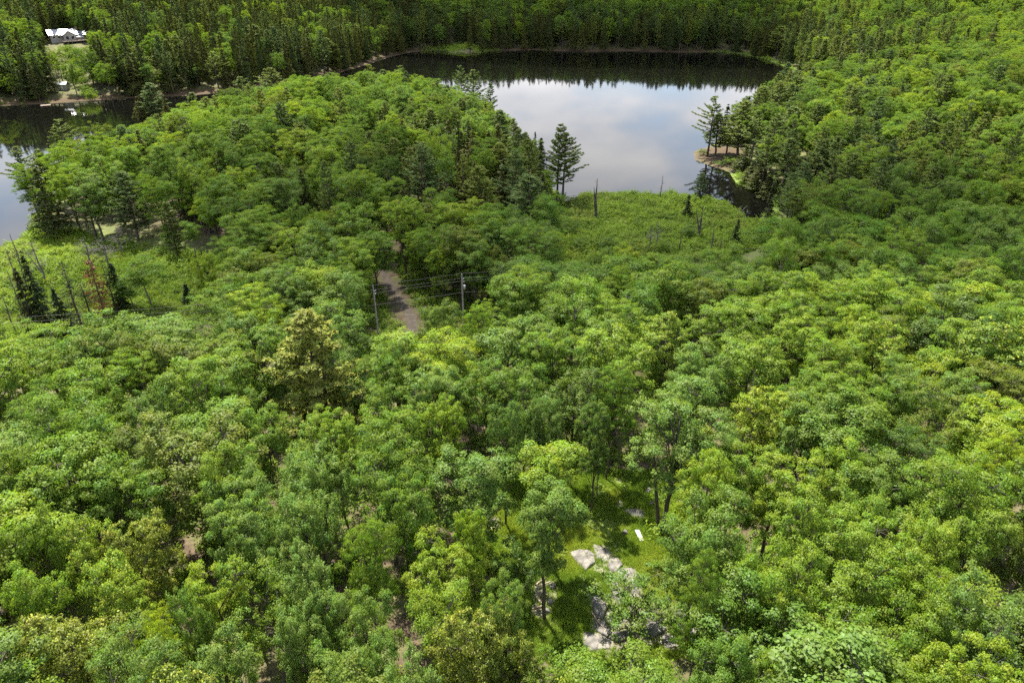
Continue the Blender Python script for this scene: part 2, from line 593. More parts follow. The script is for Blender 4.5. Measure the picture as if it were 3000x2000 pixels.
def register(name, H, TV, TF, CV, CF, lv, cv, nrm, bark_m, leaf_m):
    tm = np_mesh(name + '_trunk', TV, [TF], [bark_m], smooth_shade=True)
    cm = np_mesh(name + '_crown', CV, [CF], [leaf_m], fattr={'lv': lv, 'cv': cv}, normals=nrm) if len(CF) else None
    rad = float(np.percentile(np.hypot(CV[:, 0], CV[:, 1]), 96)) if len(CF) else float(np.percentile(np.hypot(TV[:, 0], TV[:, 1]), 98))
    LIB[name] = dict(trunk=tm, crown=cm, H=float(max(TV[:, 2].max(), CV[:, 2].max() if len(CF) else 0)), R=rad, data=(TV, TF, CV, CF, lv, cv, nrm, bark_m, leaf_m))


def whole_mesh(name):
    TV, TF, CV, CF, lv, cv, nrm, bm_, lm_ = LIB[name]['data']
    V = np.concatenate([TV, CV]) if len(CF) else TV
    fm = np.concatenate([np.zeros(len(TF)), np.ones(len(CF))]) if len(CF) else np.zeros(len(TF))
    F = [TF, CF + len(TV)] if len(CF) else [TF]
    z = np.zeros(len(TF))
    # trunk normals are not custom here; leaf normals are blended with straight-up card normals
    return np_mesh(name + '_whole', V, F, [bm_, lm_], fmat=fm, fattr={'lv': np.concatenate([z, lv]), 'cv': np.concatenate([z, cv])})


def broadleaf(name, seed, H=14.0, Rc=3.7, base=.36, lobes=13, per=11, leaves=100, leaf=.25, leaf_m='maple_leaves', bark_m='maple_bark',
              clump=.72, flat=.62, trunk_r=.20, upright=0.0, forks=1, loose=0.0):
    rng = np.random.default_rng(seed)
    T = Tubes()
    lean = rng.normal(size=2) * .35
    zt = np.linspace(0, H * .72, 7)
    wob = np.cumsum(rng.normal(size=(7, 2)) * .12, 0)
    tp = np.column_stack([lean[0] * zt / H + wob[:, 0], lean[1] * zt / H + wob[:, 1], zt])
    tp[0, :2] = 0
    T.add(np.vstack([[0, 0, -.6], tp]), np.concatenate([[trunk_r * 1.35], np.linspace(trunk_r * 1.1, trunk_r * .35, 7)]), 7)
    for k in range(forks - 1):
        a = rng.uniform(0, 6.28)
        q = np.linspace(0, 1, 5)
        T.add(np.column_stack([np.cos(a) * (.25 + 1.5 * q), np.sin(a) * (.25 + 1.5 * q), -.4 + q * H * .6]), np.linspace(trunk_r * .9, trunk_r * .35, 5), 6)
    # lobes
    LC, LR = [], []
    ch = H * (1 - base)
    a0 = rng.uniform(0, 6.28)
    for k in range(lobes):
        f = (k + .5) / lobes                       # 0 top ... 1 bottom
        zc = H - ch * (.12 + .78 * f ** 1.15)
        prof = math.sin(math.pi * min(1, .10 + .72 * f ** .75)) ** .8
        rr = Rc * .66 * prof * rng.uniform(.72, 1.22)
        a = a0 + k * 2.399 + rng.normal() * .35
        lr = Rc * rng.uniform(.34, .50) * (1 - .15 * (f < .12))
        zc += rng.normal() * .35
        LC.append([rr * math.cos(a), rr * math.sin(a), min(zc, H - lr * .75)])
        LR.append(lr)
    LC, LR = np.array(LC), np.array(LR)
    LC[:, :2] += lean * .8
    C, NN, SH, CVv = [], [], [], []
    for c, r in zip(LC, LR):
        # a limb to every lobe
        zb = max(H * base * .8, c[2] - np.hypot(c[0], c[1]) * rng.uniform(.8, 1.3) - .6)
        zb = min(zb, H * .66)
        p0 = np.array([np.interp(zb, tp[:, 2], tp[:, 0]), np.interp(zb, tp[:, 2], tp[:, 1]), zb])
        mid = (p0 + c) / 2 + np.array([0, 0, -.15 * r]) + rng.normal(size=3) * .15
        T.add([p0, mid, c], [trunk_r * .38, trunk_r * .26, trunk_r * .12], 4, False)
        n = max(4, int(per * (r / (Rc * .42)) ** 2))
        n = int(n * 1.45)
        d = unit(rng.normal(size=(n * 3, 3)))
        d = d[d[:, 2] > -.45][:n]
        ctr = c + d * (r * rng.uniform(.62, 1.06, size=(len(d), 1))) * np.array([1, 1, .82 + upright])
        for q, dd in zip(ctr, d):
            if rng.random() < .35:
                T.add([c, (c + q) / 2 + rng.normal(size=3) * .1, q], [.035, .025, .012], 3, False)
            cr = clump * .86 * rng.uniform(.55, 1.3)
            m = int(leaves * 1.12 * (cr / clump / .86) ** 2)
            e = unit(rng.normal(size=(m, 3)))
            e[:, 2] = np.where(e[:, 2] < -.35, -e[:, 2], e[:, 2])
            rad = rng.uniform(.2, 1.0, size=(m, 1)) ** .5 * (1 + (.16 + loose) * rng.normal(size=(m, 1)))
            P = q + e * rad * cr * np.array([1, 1, flat + upright * .6])
            nn = e * .55 + dd * .25 + np.array([0, 0, .45]) + rng.normal(size=(m, 3)) * .42
            C.append(P); NN.append(nn); SH.append(unit(e * .6 + dd * .35 + np.array([0, 0, .25])))
            CVv.append(np.full(m, rng.random()))
    C, NN, SH, CVv = np.concatenate(C), unit(np.concatenate(NN)), np.concatenate(SH), np.concatenate(CVv)
    m = len(C)
    V, F = cards(C, NN, leaf * .70 * rng.uniform(.65, 1.4, m), rng, .66)
    nv = unit(NN * .75 + SH * .55)
    TV, TF = T.get()
    register(name, H, TV, TF, V, F, rng.random(m), CVv, np.repeat(nv, 4, 0), bark_m, leaf_m)


def pine(name, seed, H=18.0, Rc=3.6, base=.28, step=.95, leaf_m='pine_needles', bark_m='pine_bark', gaps=.16, tuft=21, skew=.0, stems=1):
    rng = np.random.default_rng(seed)
    T = Tubes()
    zt = np.linspace(-.5, H - .3, 9)
    wob = np.cumsum(rng.normal(size=(9, 2)) * .06, 0)
    tp = np.column_stack([wob, zt]); tp[:2, :2] = 0
    T.add(tp, np.linspace(.27, .03, 9), 7)
    for k in range(stems - 1):
        a = rng.uniform(0, 6.28); q = np.linspace(0, 1, 7); rr = rng.uniform(.7, 1.5)
        T.add(np.column_stack([np.cos(a) * rr * q ** .6, np.sin(a) * rr * q ** .6, H * .12 + q * H * rng.uniform(.55, .78)]), np.linspace(.2, .03, 7), 6)
    C, U, NN, cv = [], [], [], []
    z = H * base
    sk = rng.uniform(0, 6.28)
    while z < H - .25:
        f = (z - H * base) / (H * (1 - base))
        Lmax = Rc * (min(1, (1 - f) * 1.5) ** .75) * (.62 + .38 * min(1, f * 4))
        nb = rng.integers(4, 7)
        a0 = rng.uniform(0, 6.28)
        for b in range(nb):
            if rng.random() < gaps:
                continue
            a = a0 + b * 6.283 / nb + rng.normal() * .22
            Lb = max(.35, Lmax * rng.uniform(.55, 1.18) * (1 + skew * math.cos(a - sk)))
            up = rng.uniform(.02, .22) + .5 * f ** 2
            q = np.linspace(0, 1, 5)
            o = np.array([np.interp(z, tp[:, 2], tp[:, 0]), np.interp(z, tp[:, 2], tp[:, 1]), z])
            pts = o + np.column_stack([np.cos(a) * q * Lb, np.sin(a) * q * Lb, Lb * (up * q + .16 * q ** 2.2 - .05 * np.sin(q * 3.14))])
            T.add(pts, np.linspace(.055, .012, 5), 3, False)
            nt = max(3, int(Lb / .30))
            for k in range(nt):
                t = .30 + .72 * (k + rng.random() * .6) / nt
                pc = np.array([np.interp(t, q, pts[:, i]) for i in range(3)])
                side = rng.normal() * .30 * Lb * .34 * (1.25 - t)
                pc = pc + np.array([-math.sin(a) * side, math.cos(a) * side, rng.normal() * .05])
                m = int(tuft * rng.uniform(.7, 1.3))
                dirs = rng.normal(size=(m, 3)) * np.array([.8, .8, .38]) + np.array([math.cos(a) * .65, math.sin(a) * .65, .38])
                dirs = unit(dirs)
                ln = rng.uniform(.22, .5, size=(m, 1))
                C.append(pc + dirs * ln * .55); U.append(dirs)
                NN.append(np.cross(dirs, rng.normal(size=(m, 3))) * .6 + np.array([0, 0, .8]))
                cv.append(np.full(m, rng.random()))
        z += step * rng.uniform(.7, 1.3) * (.55 + .45 * (1 - f))
    C, U, NN, cv = np.concatenate(C), np.concatenate(U), unit(np.concatenate(NN)), np.concatenate(cv)
    m = len(C)
    s = rng.uniform(.34, .6, m)
    V, F = cards(C, NN, s, rng, U=U, width=s * .27)
    nv = unit(NN * .8 + unit(np.column_stack([C[:, 0], C[:, 1], np.full(m, .6)])) * .45)
    TV, TF = T.get()
    register(name, H, TV, TF, V, F, rng.random(m), cv, np.repeat(nv, 4, 0), bark_m, leaf_m)


def conifer(name, seed, H=15.0, Rc=2.8, base=.08, levels=24, nb=8, leaf_m='hemlock_needles', bark_m='pine_bark', droop=.25, dens=1.0, power=.85, size=.5, top_club=False, gaps=.06):
    rng = np.random.default_rng(seed)
    T = Tubes()
    T.add([[0, 0, -.5], [0, 0, H * .5], [rng.normal() * .1, rng.normal() * .1, H]], [.22 * H / 15, .12 * H / 15, .015], 6)
    C, U, NN, cv = [], [], [], []
    for i in range(levels):
        f = (i + rng.random() * .7) / levels
        z = H * (base + (1 - base) * f) - .1
        Lm = Rc * (1 - f) ** power * (.55 + .45 * min(1, f * 6 + .3)) + .12
        if top_club and f > .82:
            Lm *= 1.7
        for b in range(nb):
            if rng.random() < gaps:
                continue
            a = rng.uniform(0, 6.28)
            Lb = Lm * rng.uniform(.6, 1.2)
            T.add([[0, 0, z], [math.cos(a) * Lb * .8, math.sin(a) * Lb * .8, z - droop * Lb * .55]], [.03, .01], 3, False)
            m = max(5, int(dens * Lb * 9))
            t = rng.uniform(.15, 1.05, m)
            w = rng.normal(size=m) * .28 * Lb * (1.1 - t * .7) + rng.normal(size=m) * .06
            P = np.column_stack([math.cos(a) * t * Lb - math.sin(a) * w, math.sin(a) * t * Lb + math.cos(a) * w, z - droop * Lb * t ** 1.4 + rng.normal(size=m) * .10 + .1])
            d = unit(np.column_stack([math.cos(a) - math.sin(a) * w * 1.4, math.sin(a) + math.cos(a) * w * 1.4, -.35 - droop + rng.normal(size=m) * .3]))
            C.append(P); U.append(d)
            NN.append(np.array([math.cos(a) * .45, math.sin(a) * .45, .8]) + rng.normal(size=(m, 3)) * .35)
            cv.append(np.full(m, rng.random()))
    C, U, NN, cv = np.concatenate(C), np.concatenate(U), unit(np.concatenate(NN)), np.concatenate(cv)
    m = len(C)
    s = size * rng.uniform(.65, 1.3, m)
    V, F = cards(C, NN, s, rng, U=U, width=s * .42)
    nv = unit(NN * .8 + unit(np.column_stack([C[:, 0], C[:, 1], np.full(m, .5)])) * .4)
    TV, TF = T.get()
    register(name, H, TV, TF, V, F, rng.random(m), cv, np.repeat(nv, 4, 0), bark_m, leaf_m)


def snag(name, seed, H=9.0, spread=1.6, n=26, bark_m='dead_wood', base=.3, twigs=3, fork=False, up=.35, r0=.13):
    rng = np.random.default_rng(seed)
    T = Tubes()
    zt = np.linspace(-.4, H, 8)
    wob = np.cumsum(rng.normal(size=(8, 2)) * .05, 0); wob[:2] = 0
    tp = np.column_stack([wob, zt])
    T.add(tp, np.linspace(r0, .02, 8), 6)
    if fork:
        q = np.linspace(0, 1, 5)
        T.add(np.column_stack([.1 + .9 * q, .3 * q, H * .25 + q * H * .6]), np.linspace(r0 * .7, .02, 5), 5)
    for k in range(n):
        f = rng.uniform(base, .97)
        z = f * H
        a = rng.uniform(0, 6.28)
        L_ = spread * (1.05 - f) ** .6 * rng.uniform(.4, 1.15)
        o = np.array([np.interp(z, zt, tp[:, 0]), np.interp(z, zt, tp[:, 1]), z])
        e = o + np.array([math.cos(a) * L_, math.sin(a) * L_, L_ * rng.normal(up, .25)])
        mid = (o + e) / 2 + rng.normal(size=3) * .08 * L_
        T.add([o, mid, e], [.03 + .012 * L_, .02, .009], 3, False)
        for j in range(twigs):
            t = rng.uniform(.4, 1)
            b0 = o + (e - o) * t
            T.add([b0, b0 + unit(rng.normal(size=3) + (e - o) * .5) * L_ * .4 * rng.uniform(.5, 1)], [.014, .006], 3, False)
    TV, TF = T.get()
    register(name, H, TV, TF, np.zeros((0, 3)), np.zeros((0, 4), int), np.zeros(0), np.zeros(0), None, bark_m, 'maple_leaves')


MAPLES = []
for i in range(9):
    nm = f'maple{i}'
    broadleaf(nm, 100 + i, H=14, Rc=[3.8, 4.1, 3.4, 3.7, 4.2, 3.3, 3.9, 3.6, 4.0][i], lobes=[14, 16, 12, 15, 17, 12, 14, 13, 16][i], base=[.34, .40, .3, .36, .42, .28, .36, .32, .38][i],
              clump=[.72, .66, .7, .8, .62, .68, .75, .6, .7][i], leaf=[.25, .24, .25, .27, .22, .24, .25, .22, .26][i], leaves=[100, 105, 100, 95, 120, 105, 100, 125, 95][i],
              upright=[0, 0, .25, 0, 0, .35, .1, .15, 0][i])
    MAPLES.append(nm)
for i in range(3):          # crowns of steep shoots
    broadleaf(f'maple_up{i}', 150 + i, H=14.5, Rc=[3.3, 3.0, 3.6][i], lobes=[15, 13, 17][i], base=.26, leaf=.22, clump=.50, per=15, leaves=78, upright=.95, flat=1.0, loose=.06)
for i in range(3):          # crowns of level sprays
    broadleaf(f'maple_flat{i}', 160 + i, H=13.5, Rc=[4.3, 3.9, 4.5][i], lobes=[19, 17, 21][i], base=.34, leaf=.22, clump=.80, per=10, leaves=92, flat=.30, loose=.05)
broadleaf('maple_thin0', 170, H=14.5, Rc=3.5, lobes=10, base=.36, leaf=.22, clump=.6, per=9, leaves=66, loose=.2, flat=.8)
MAPLES += ['maple_up0', 'maple_up1', 'maple_up2', 'maple_flat0', 'maple_flat1', 'maple_flat2', 'maple_thin0']
SEEDING = []
for i in range(3):
    broadleaf(f'seeding{i}', 200 + i, H=13.5, Rc=3.9, lobes=15, base=.32, leaf=.24, clump=.56, per=15, leaves=72, leaf_m='seeding_leaves', upright=.25, loose=.08)
    SEEDING.append(f'seeding{i}')
ASPENS = []
for i in range(5):
    broadleaf(f'aspen{i}', 300 + i, H=16, Rc=[2.5, 2.8, 2.3, 2.6, 3.0][i], lobes=11, base=[.45, .5, .42, .4, .48][i], leaf=.21, clump=.7, per=10, leaves=85, leaf_m='aspen_leaves', bark_m='aspen_bark',
              trunk_r=.15, upright=.3, loose=.12, flat=.75)
    ASPENS.append(f'aspen{i}')
PINES = []
for i in range(6):
    pine(f'pine{i}', 400 + i, H=18, Rc=[3.6, 4.1, 3.2, 3.8, 3.4, 4.2][i], base=[.22, .3, .2, .35, .28, .25][i], skew=[0, .25, 0, .3, .1, .2][i], step=[.95, 1.05, .9, 1.0, .95, 1.1][i], gaps=[.12, .22, .12, .25, .18, .2][i])
    PINES.append(f'pine{i}')
HEMS = []
for i in range(6):
    conifer(f'hemlock{i}', 500 + i, H=15, Rc=[2.8, 3.2, 2.4, 2.9, 2.6, 3.4][i], base=[.06, .1, .05, .12, .08, .1][i], power=[.85, .7, .95, .75, .8, .65][i], gaps=[.05, .12, .05, .1, .15, .1][i])
    HEMS.append(f'hemlock{i}')
SPR = []
for i in range(4):
    conifer(f'spruce{i}', 600 + i, H=10, Rc=[1.5, 1.2, 1.7, 1.0][i], base=.06, levels=30, nb=6, leaf_m='spruce_needles', droop=.35, power=[.9, .8, .85, .7][i], size=.36, dens=1.5, gaps=.1)
    SPR.append(f'spruce{i}')
conifer('thin_spruce', 610, H=11, Rc=1.15, base=.3, levels=26, nb=4, leaf_m='spruce_needles', droop=.3, power=.45, size=.26, dens=1.0, gaps=.25)
conifer('rusty0', 620, H=11, Rc=1.7, base=.12, levels=26, nb=5, leaf_m='rust_needles', bark_m='dark_dead_wood', droop=.2, power=.6, size=.36, dens=.9, gaps=.2)
conifer('rusty1', 621, H=7, Rc=1.2, base=.05, levels=26, nb=6, leaf_m='rust_needles', bark_m='dark_dead_wood', droop=.4, power=.9, size=.34, dens=1.4)
snag('snag_thin', 700, H=9, spread=.8, n=26, base=.25, twigs=1, bark_m='dark_dead_wood', up=.0, r0=.10)
snag('snag_bushy0', 701, H=9, spread=2.4, n=34, twigs=5, base=.38, up=.55)
snag('snag_bushy1', 702, H=8, spread=2.6, n=34, twigs=5, base=.3, fork=True, up=.6)
snag('snag_dark', 703, H=9, spread=1.5, n=22, twigs=2, base=.35, bark_m='dark_dead_wood', fork=True, up=.4, r0=.2)
snag('snag_spruce', 704, H=9, spread=1.1, n=48, twigs=1, base=.15, bark_m='dark_dead_wood', up=-.05)
# the clearing's own trees: long bare stems, narrow crowns
broadleaf('stem_tree0', 801, H=14, Rc=3.2, lobes=13, base=.44, leaf=.23, clump=.66, leaves=110, trunk_r=.21)
broadleaf('stem_tree1', 802, H=14, Rc=3.0, lobes=10, base=.50, leaf=.25, clump=.68, leaves=105, trunk_r=.19)
broadleaf('twin_tree', 803, H=15, Rc=4.0, lobes=16, base=.42, leaf=.24, clump=.68, leaves=105, trunk_r=.24, forks=2)
broadleaf('sapling', 804, H=6.5, Rc=3.4, lobes=13, base=.18, leaf=.23, clump=.48, per=8, leaves=62, trunk_r=.08, upright=.5, loose=.2)
pine('olive_pine', 805, H=19, Rc=4.6, base=.16, step=.62, gaps=.16, tuft=26, stems=4, leaf_m='olive_needles')


# small plants for the ground cover
def shrub_mesh(name, seed, H=1.0, Rr=.9, n=260, leaf=.19, leaf_m='marsh_leaves'):
    rng = np.random.default_rng(seed)
    e = unit(rng.normal(size=(n, 3))); e[:, 2] = np.abs(e[:, 2])
    lob = 1 + .35 * np.sin(e[:, 0] * 4 + seed) * np.cos(e[:, 1] * 5)
    P = e * (rng.uniform(.35, 1, (n, 1)) ** .5) * np.array([Rr, Rr, H]) * lob[:, None]
    NN = unit(e * .7 + np.array([0, 0, .5]) + rng.normal(size=(n, 3)) * .4)
    V, F = cards(P, NN, leaf * rng.uniform(.6, 1.4, n), rng, .6)
    return np_mesh(name, V, [F], [leaf_m], fattr={'lv': rng.random(n), 'cv': rng.random(n)}, normals=np.repeat(unit(NN + e * .4), 4, 0))


def tuft_mesh(name, seed, n=34, h=.38, w=.045, r=.22, leaf_m='grass_blades'):
    rng = np.random.default_rng(seed)
    a = rng.uniform(0, 6.28, n)
    rr = np.sqrt(rng.random(n)) * r
    o = np.column_stack([np.cos(a) * rr, np.sin(a) * rr, np.full(n, -.03)])
    d = unit(np.column_stack([rng.normal(size=(n, 2)) * .55, np.ones(n)]))
    ln = h * rng.uniform(.5, 1.3, (n, 1))
    s = unit(np.cross(d, rng.normal(size=(n, 3)))) * w
    V = np.stack([o - s * .5, o + s * .5, o + d * ln + np.column_stack([d[:, :2] * .3 * ln, -np.abs(d[:, :1]) * .2 * ln])], 1).reshape(-1, 3)
    up = np.repeat(unit(d * .3 + np.array([0, 0, 1.0]) + rng.normal(size=(n, 3)) * .25), 3, 0)
    return np_mesh(name, V, [np.arange(3 * n).reshape(n, 3)], [leaf_m], fattr={'lv': rng.random(n), 'cv': rng.random(n)})


# ------------------------------------------------------------------ scene objects: helpers
def link(name, me, parent=None, loc=None):
    o = bpy.data.objects.new(name, me)
    COL.objects.link(o)
    if parent is not None:
        o.parent = parent
    if loc is not None:
        o.location = loc
    return o


def tag(o, label=None, cat=None, group=None, kind=None):
    for k, v in (('label', label), ('category', cat), ('group', group), ('kind', kind)):
        if v:
            o[k] = v
    return o


# ------------------------------------------------------------------ terrain
def axis(parts):
    out = [parts[0][0]]
    for a, b, s in parts:
        n = max(1, int(round((b - a) / s)))
        out += list(a + (b - a) * np.arange(1, n + 1) / n)
    return np.array(out)


gx = axis([(-3000, -900, 150), (-900, -420, 24), (-420, -130, 6), (-130, 130, 2), (130, 330, 5), (330, 900, 22), (900, 3000, 150)])
gy = axis([(-1200, -60, 60), (-60, 10, 6), (10, 70, 1.5), (70, 240, 2.2), (240, 620, 4.5), (620, 1100, 20), (1100, 4000, 200)])
GX, GY = np.meshgrid(gx, gy)
GZ = ground(GX.ravel(), GY.ravel())
nx, ny = len(gx), len(gy)
ii = (np.arange(ny - 1)[:, None] * nx + np.arange(nx - 1)[None, :]).ravel()
TFc = np.stack([ii, ii + 1, ii + nx + 1, ii + nx], 1)
gm = np_mesh('ground', np.column_stack([GX.ravel(), GY.ravel(), GZ]), [TFc], ['forest_floor'], smooth_shade=True)
xs, ys = GX.ravel(), GY.ravel()
marsh_d = np.minimum(sdist(MARSH_L, xs, ys), sdist(MARSH_R, xs, ys))
SPIT = [at(a, b, .5) for a, b in [(2040, 445), (2060, 432), (2110, 430), (2170, 445), (2180, 480), (2150, 496), (2090, 482), (2050, 465)]]
shore_d = sdist(LAKE, xs, ys)
HOUSE = hit(205, 122)
grassy = np.clip(.2 * smooth(150, 230, ys) + .95 * smooth(16, -2, marsh_d) + .6 * smooth(7, 1, shore_d) * (1 - smooth(250, 320, ys) * smooth(170, 120, xs))  + .8 * smooth(2, -3, sdist(CLEAR, xs, ys)), 0, 1) * smooth(1, 7, sdist(SPIT, xs, ys))
a_ = gm.attributes.new('grassy', 'FLOAT', 'POINT'); a_.data.foreach_set('value', grassy.astype(np.float32))
STONY = [[hit(a, b) for a, b in P] for P in (
    [(1670, 1620), (1740, 1595), (1775, 1600), (1830, 1650), (1880, 1680), (1890, 1760), (1960, 1780), (2060, 1745), (2075, 1860), (1990, 1910), (1860, 1900), (1780, 1915), (1705, 1900), (1720, 1840), (1725, 1750), (1790, 1760), (1785, 1690), (1720, 1670)],
    [(1550, 1690), (1625, 1680), (1640, 1720), (1612, 1815), (1552, 1815)], [(1420, 1500), (1465, 1500), (1475, 1560), (1425, 1565)], [(1960, 1425), (2040, 1440), (2060, 1490), (1985, 1480)])]
stony = np.max([smooth(.7, -.5, sdist(P, xs, ys)) for P in STONY], 0)
a_ = gm.attributes.new('stony', 'FLOAT', 'POINT'); a_.data.foreach_set('value', stony.astype(np.float32))
a_ = gm.attributes.new('rusty', 'FLOAT', 'POINT'); a_.data.foreach_set('value', np.maximum(.9 * smooth(2, -2, sdist(SPIT, xs, ys)), .95 * smooth(12, 5, shore_d) * smooth(270, 310, ys) * smooth(175, 140, xs) * smooth(16, 26, np.hypot(xs - at(1350, 148, .3)[0], ys - at(1350, 148, .3)[1]))).astype(np.float32))
tag(link('ground', gm), kind='structure')

lv_ = np.array([[-1000, 60, 0], [420, 60, 0], [420, 640, 0], [-1000, 640, 0]], float)
tag(link('lake_water', np_mesh('lake_water', lv_, [np.array([[0, 1, 2, 3]])], ['lake_water'])), kind='structure')

# gravel road
rp = np.array(ROAD, float)
tt = np.linspace(0, len(rp) - 1, 60)
rc = np.column_stack([np.interp(tt, range(len(rp)), rp[:, 0]), np.interp(tt, range(len(rp)), rp[:, 1])])
for _ in range(6):
    rc[1:-1] = (rc[:-2] + rc[1:-1] * 2 + rc[2:]) / 4
tn = unit(np.gradient(rc, axis=0)); nn_ = np.column_stack([-tn[:, 1], tn[:, 0]])
rows = []
rr_ = np.random.default_rng(5)
for k, o_ in enumerate(np.linspace(-1.05, 1.05, 7)):
    jit = rr_.normal(size=(60, 1)) * (.16 if k in (0, 6) else 0)
    p = rc + nn_ * (o_ + jit)
    rows.append(np.column_stack([p, ground(p[:, 0], p[:, 1]) + .06 - .035 * (abs(abs(o_) - .8) < .4) - .05 * (k in (0, 6))]))
RV = np.stack(rows, 1).reshape(-1, 3)
ri = (np.arange(59)[:, None] * 7 + np.arange(6)[None, :]).ravel()
tag(link('gravel_road', np_mesh('gravel_road', RV, [np.stack([ri, ri + 1, ri + 8, ri + 7], 1)], ['gravel'], smooth_shade=True)), kind='structure')

# ------------------------------------------------------------------ where the trees stand
trees = []        # dicts: x y z kind var sx sz rot tint H R
HOUSE = hit(205, 122)
SHED = hit(188, 262)


def scale_of(var, H, diam):
    L_ = LIB[var]
    return diam / 2 / L_['R'], H / L_['H']


def put(px, py, var, H, W=None, tint=.5, label=None, kind=None, rot=None, foot=False, hand=True):
    """a tree whose top (or foot) is at a point of the photograph; W is the crown width there"""
    x, y = hit(px, py, 0 if foot else H)
    z = g1(x, y)
    slant = math.sqrt(x * x + y * y + (CAM_H - z - (0 if foot else H)) ** 2)
    L_ = LIB[var]
    dep = proj(x, y, z + H * .7)[2]
    sx = (W * dep / FPX) / 2 / L_['R'] if W else H / L_['H']
    t = dict(x=x, y=y, z=z, var=var, sx=sx, sz=H / L_['H'], rot=random.uniform(0, 6.28) if rot is None else rot, tint=tint, R=sx * L_['R'], H=H, hand=hand, label=label, kind=kind)
    trees.append(t)
    return t




def stand(tip, base, var, W=None, tint=.5, label=None):
    """a tree given by its tip and its foot in the photograph"""
    x, y = hit(*base)
    z = g1(x, y)
    r = ray(*tip)
    t_ = math.hypot(x, y) / math.hypot(r[0], r[1])
    H = max(2.0, CAM_H + r[2] * t_ - z)
    L_ = LIB[var]
    dep = proj(x, y, z + H * .6)[2]
    sx = (W * dep / FPX) / 2 / L_['R'] if W else H / L_['H']
    trees.append(dict(x=x, y=y, z=z, var=var, sx=sx, sz=H / L_['H'], rot=random.uniform(0, 6.28), tint=tint, R=sx * L_['R'], H=H, hand=True, label=label, kind=None))


random.seed(11)
rs = random.Random(4)
Y, G_, M_, B_, D_, O_ = 0.0, .25, .5, .72, .86, 1.0


def pick(vs):
    return rs.choice(vs)


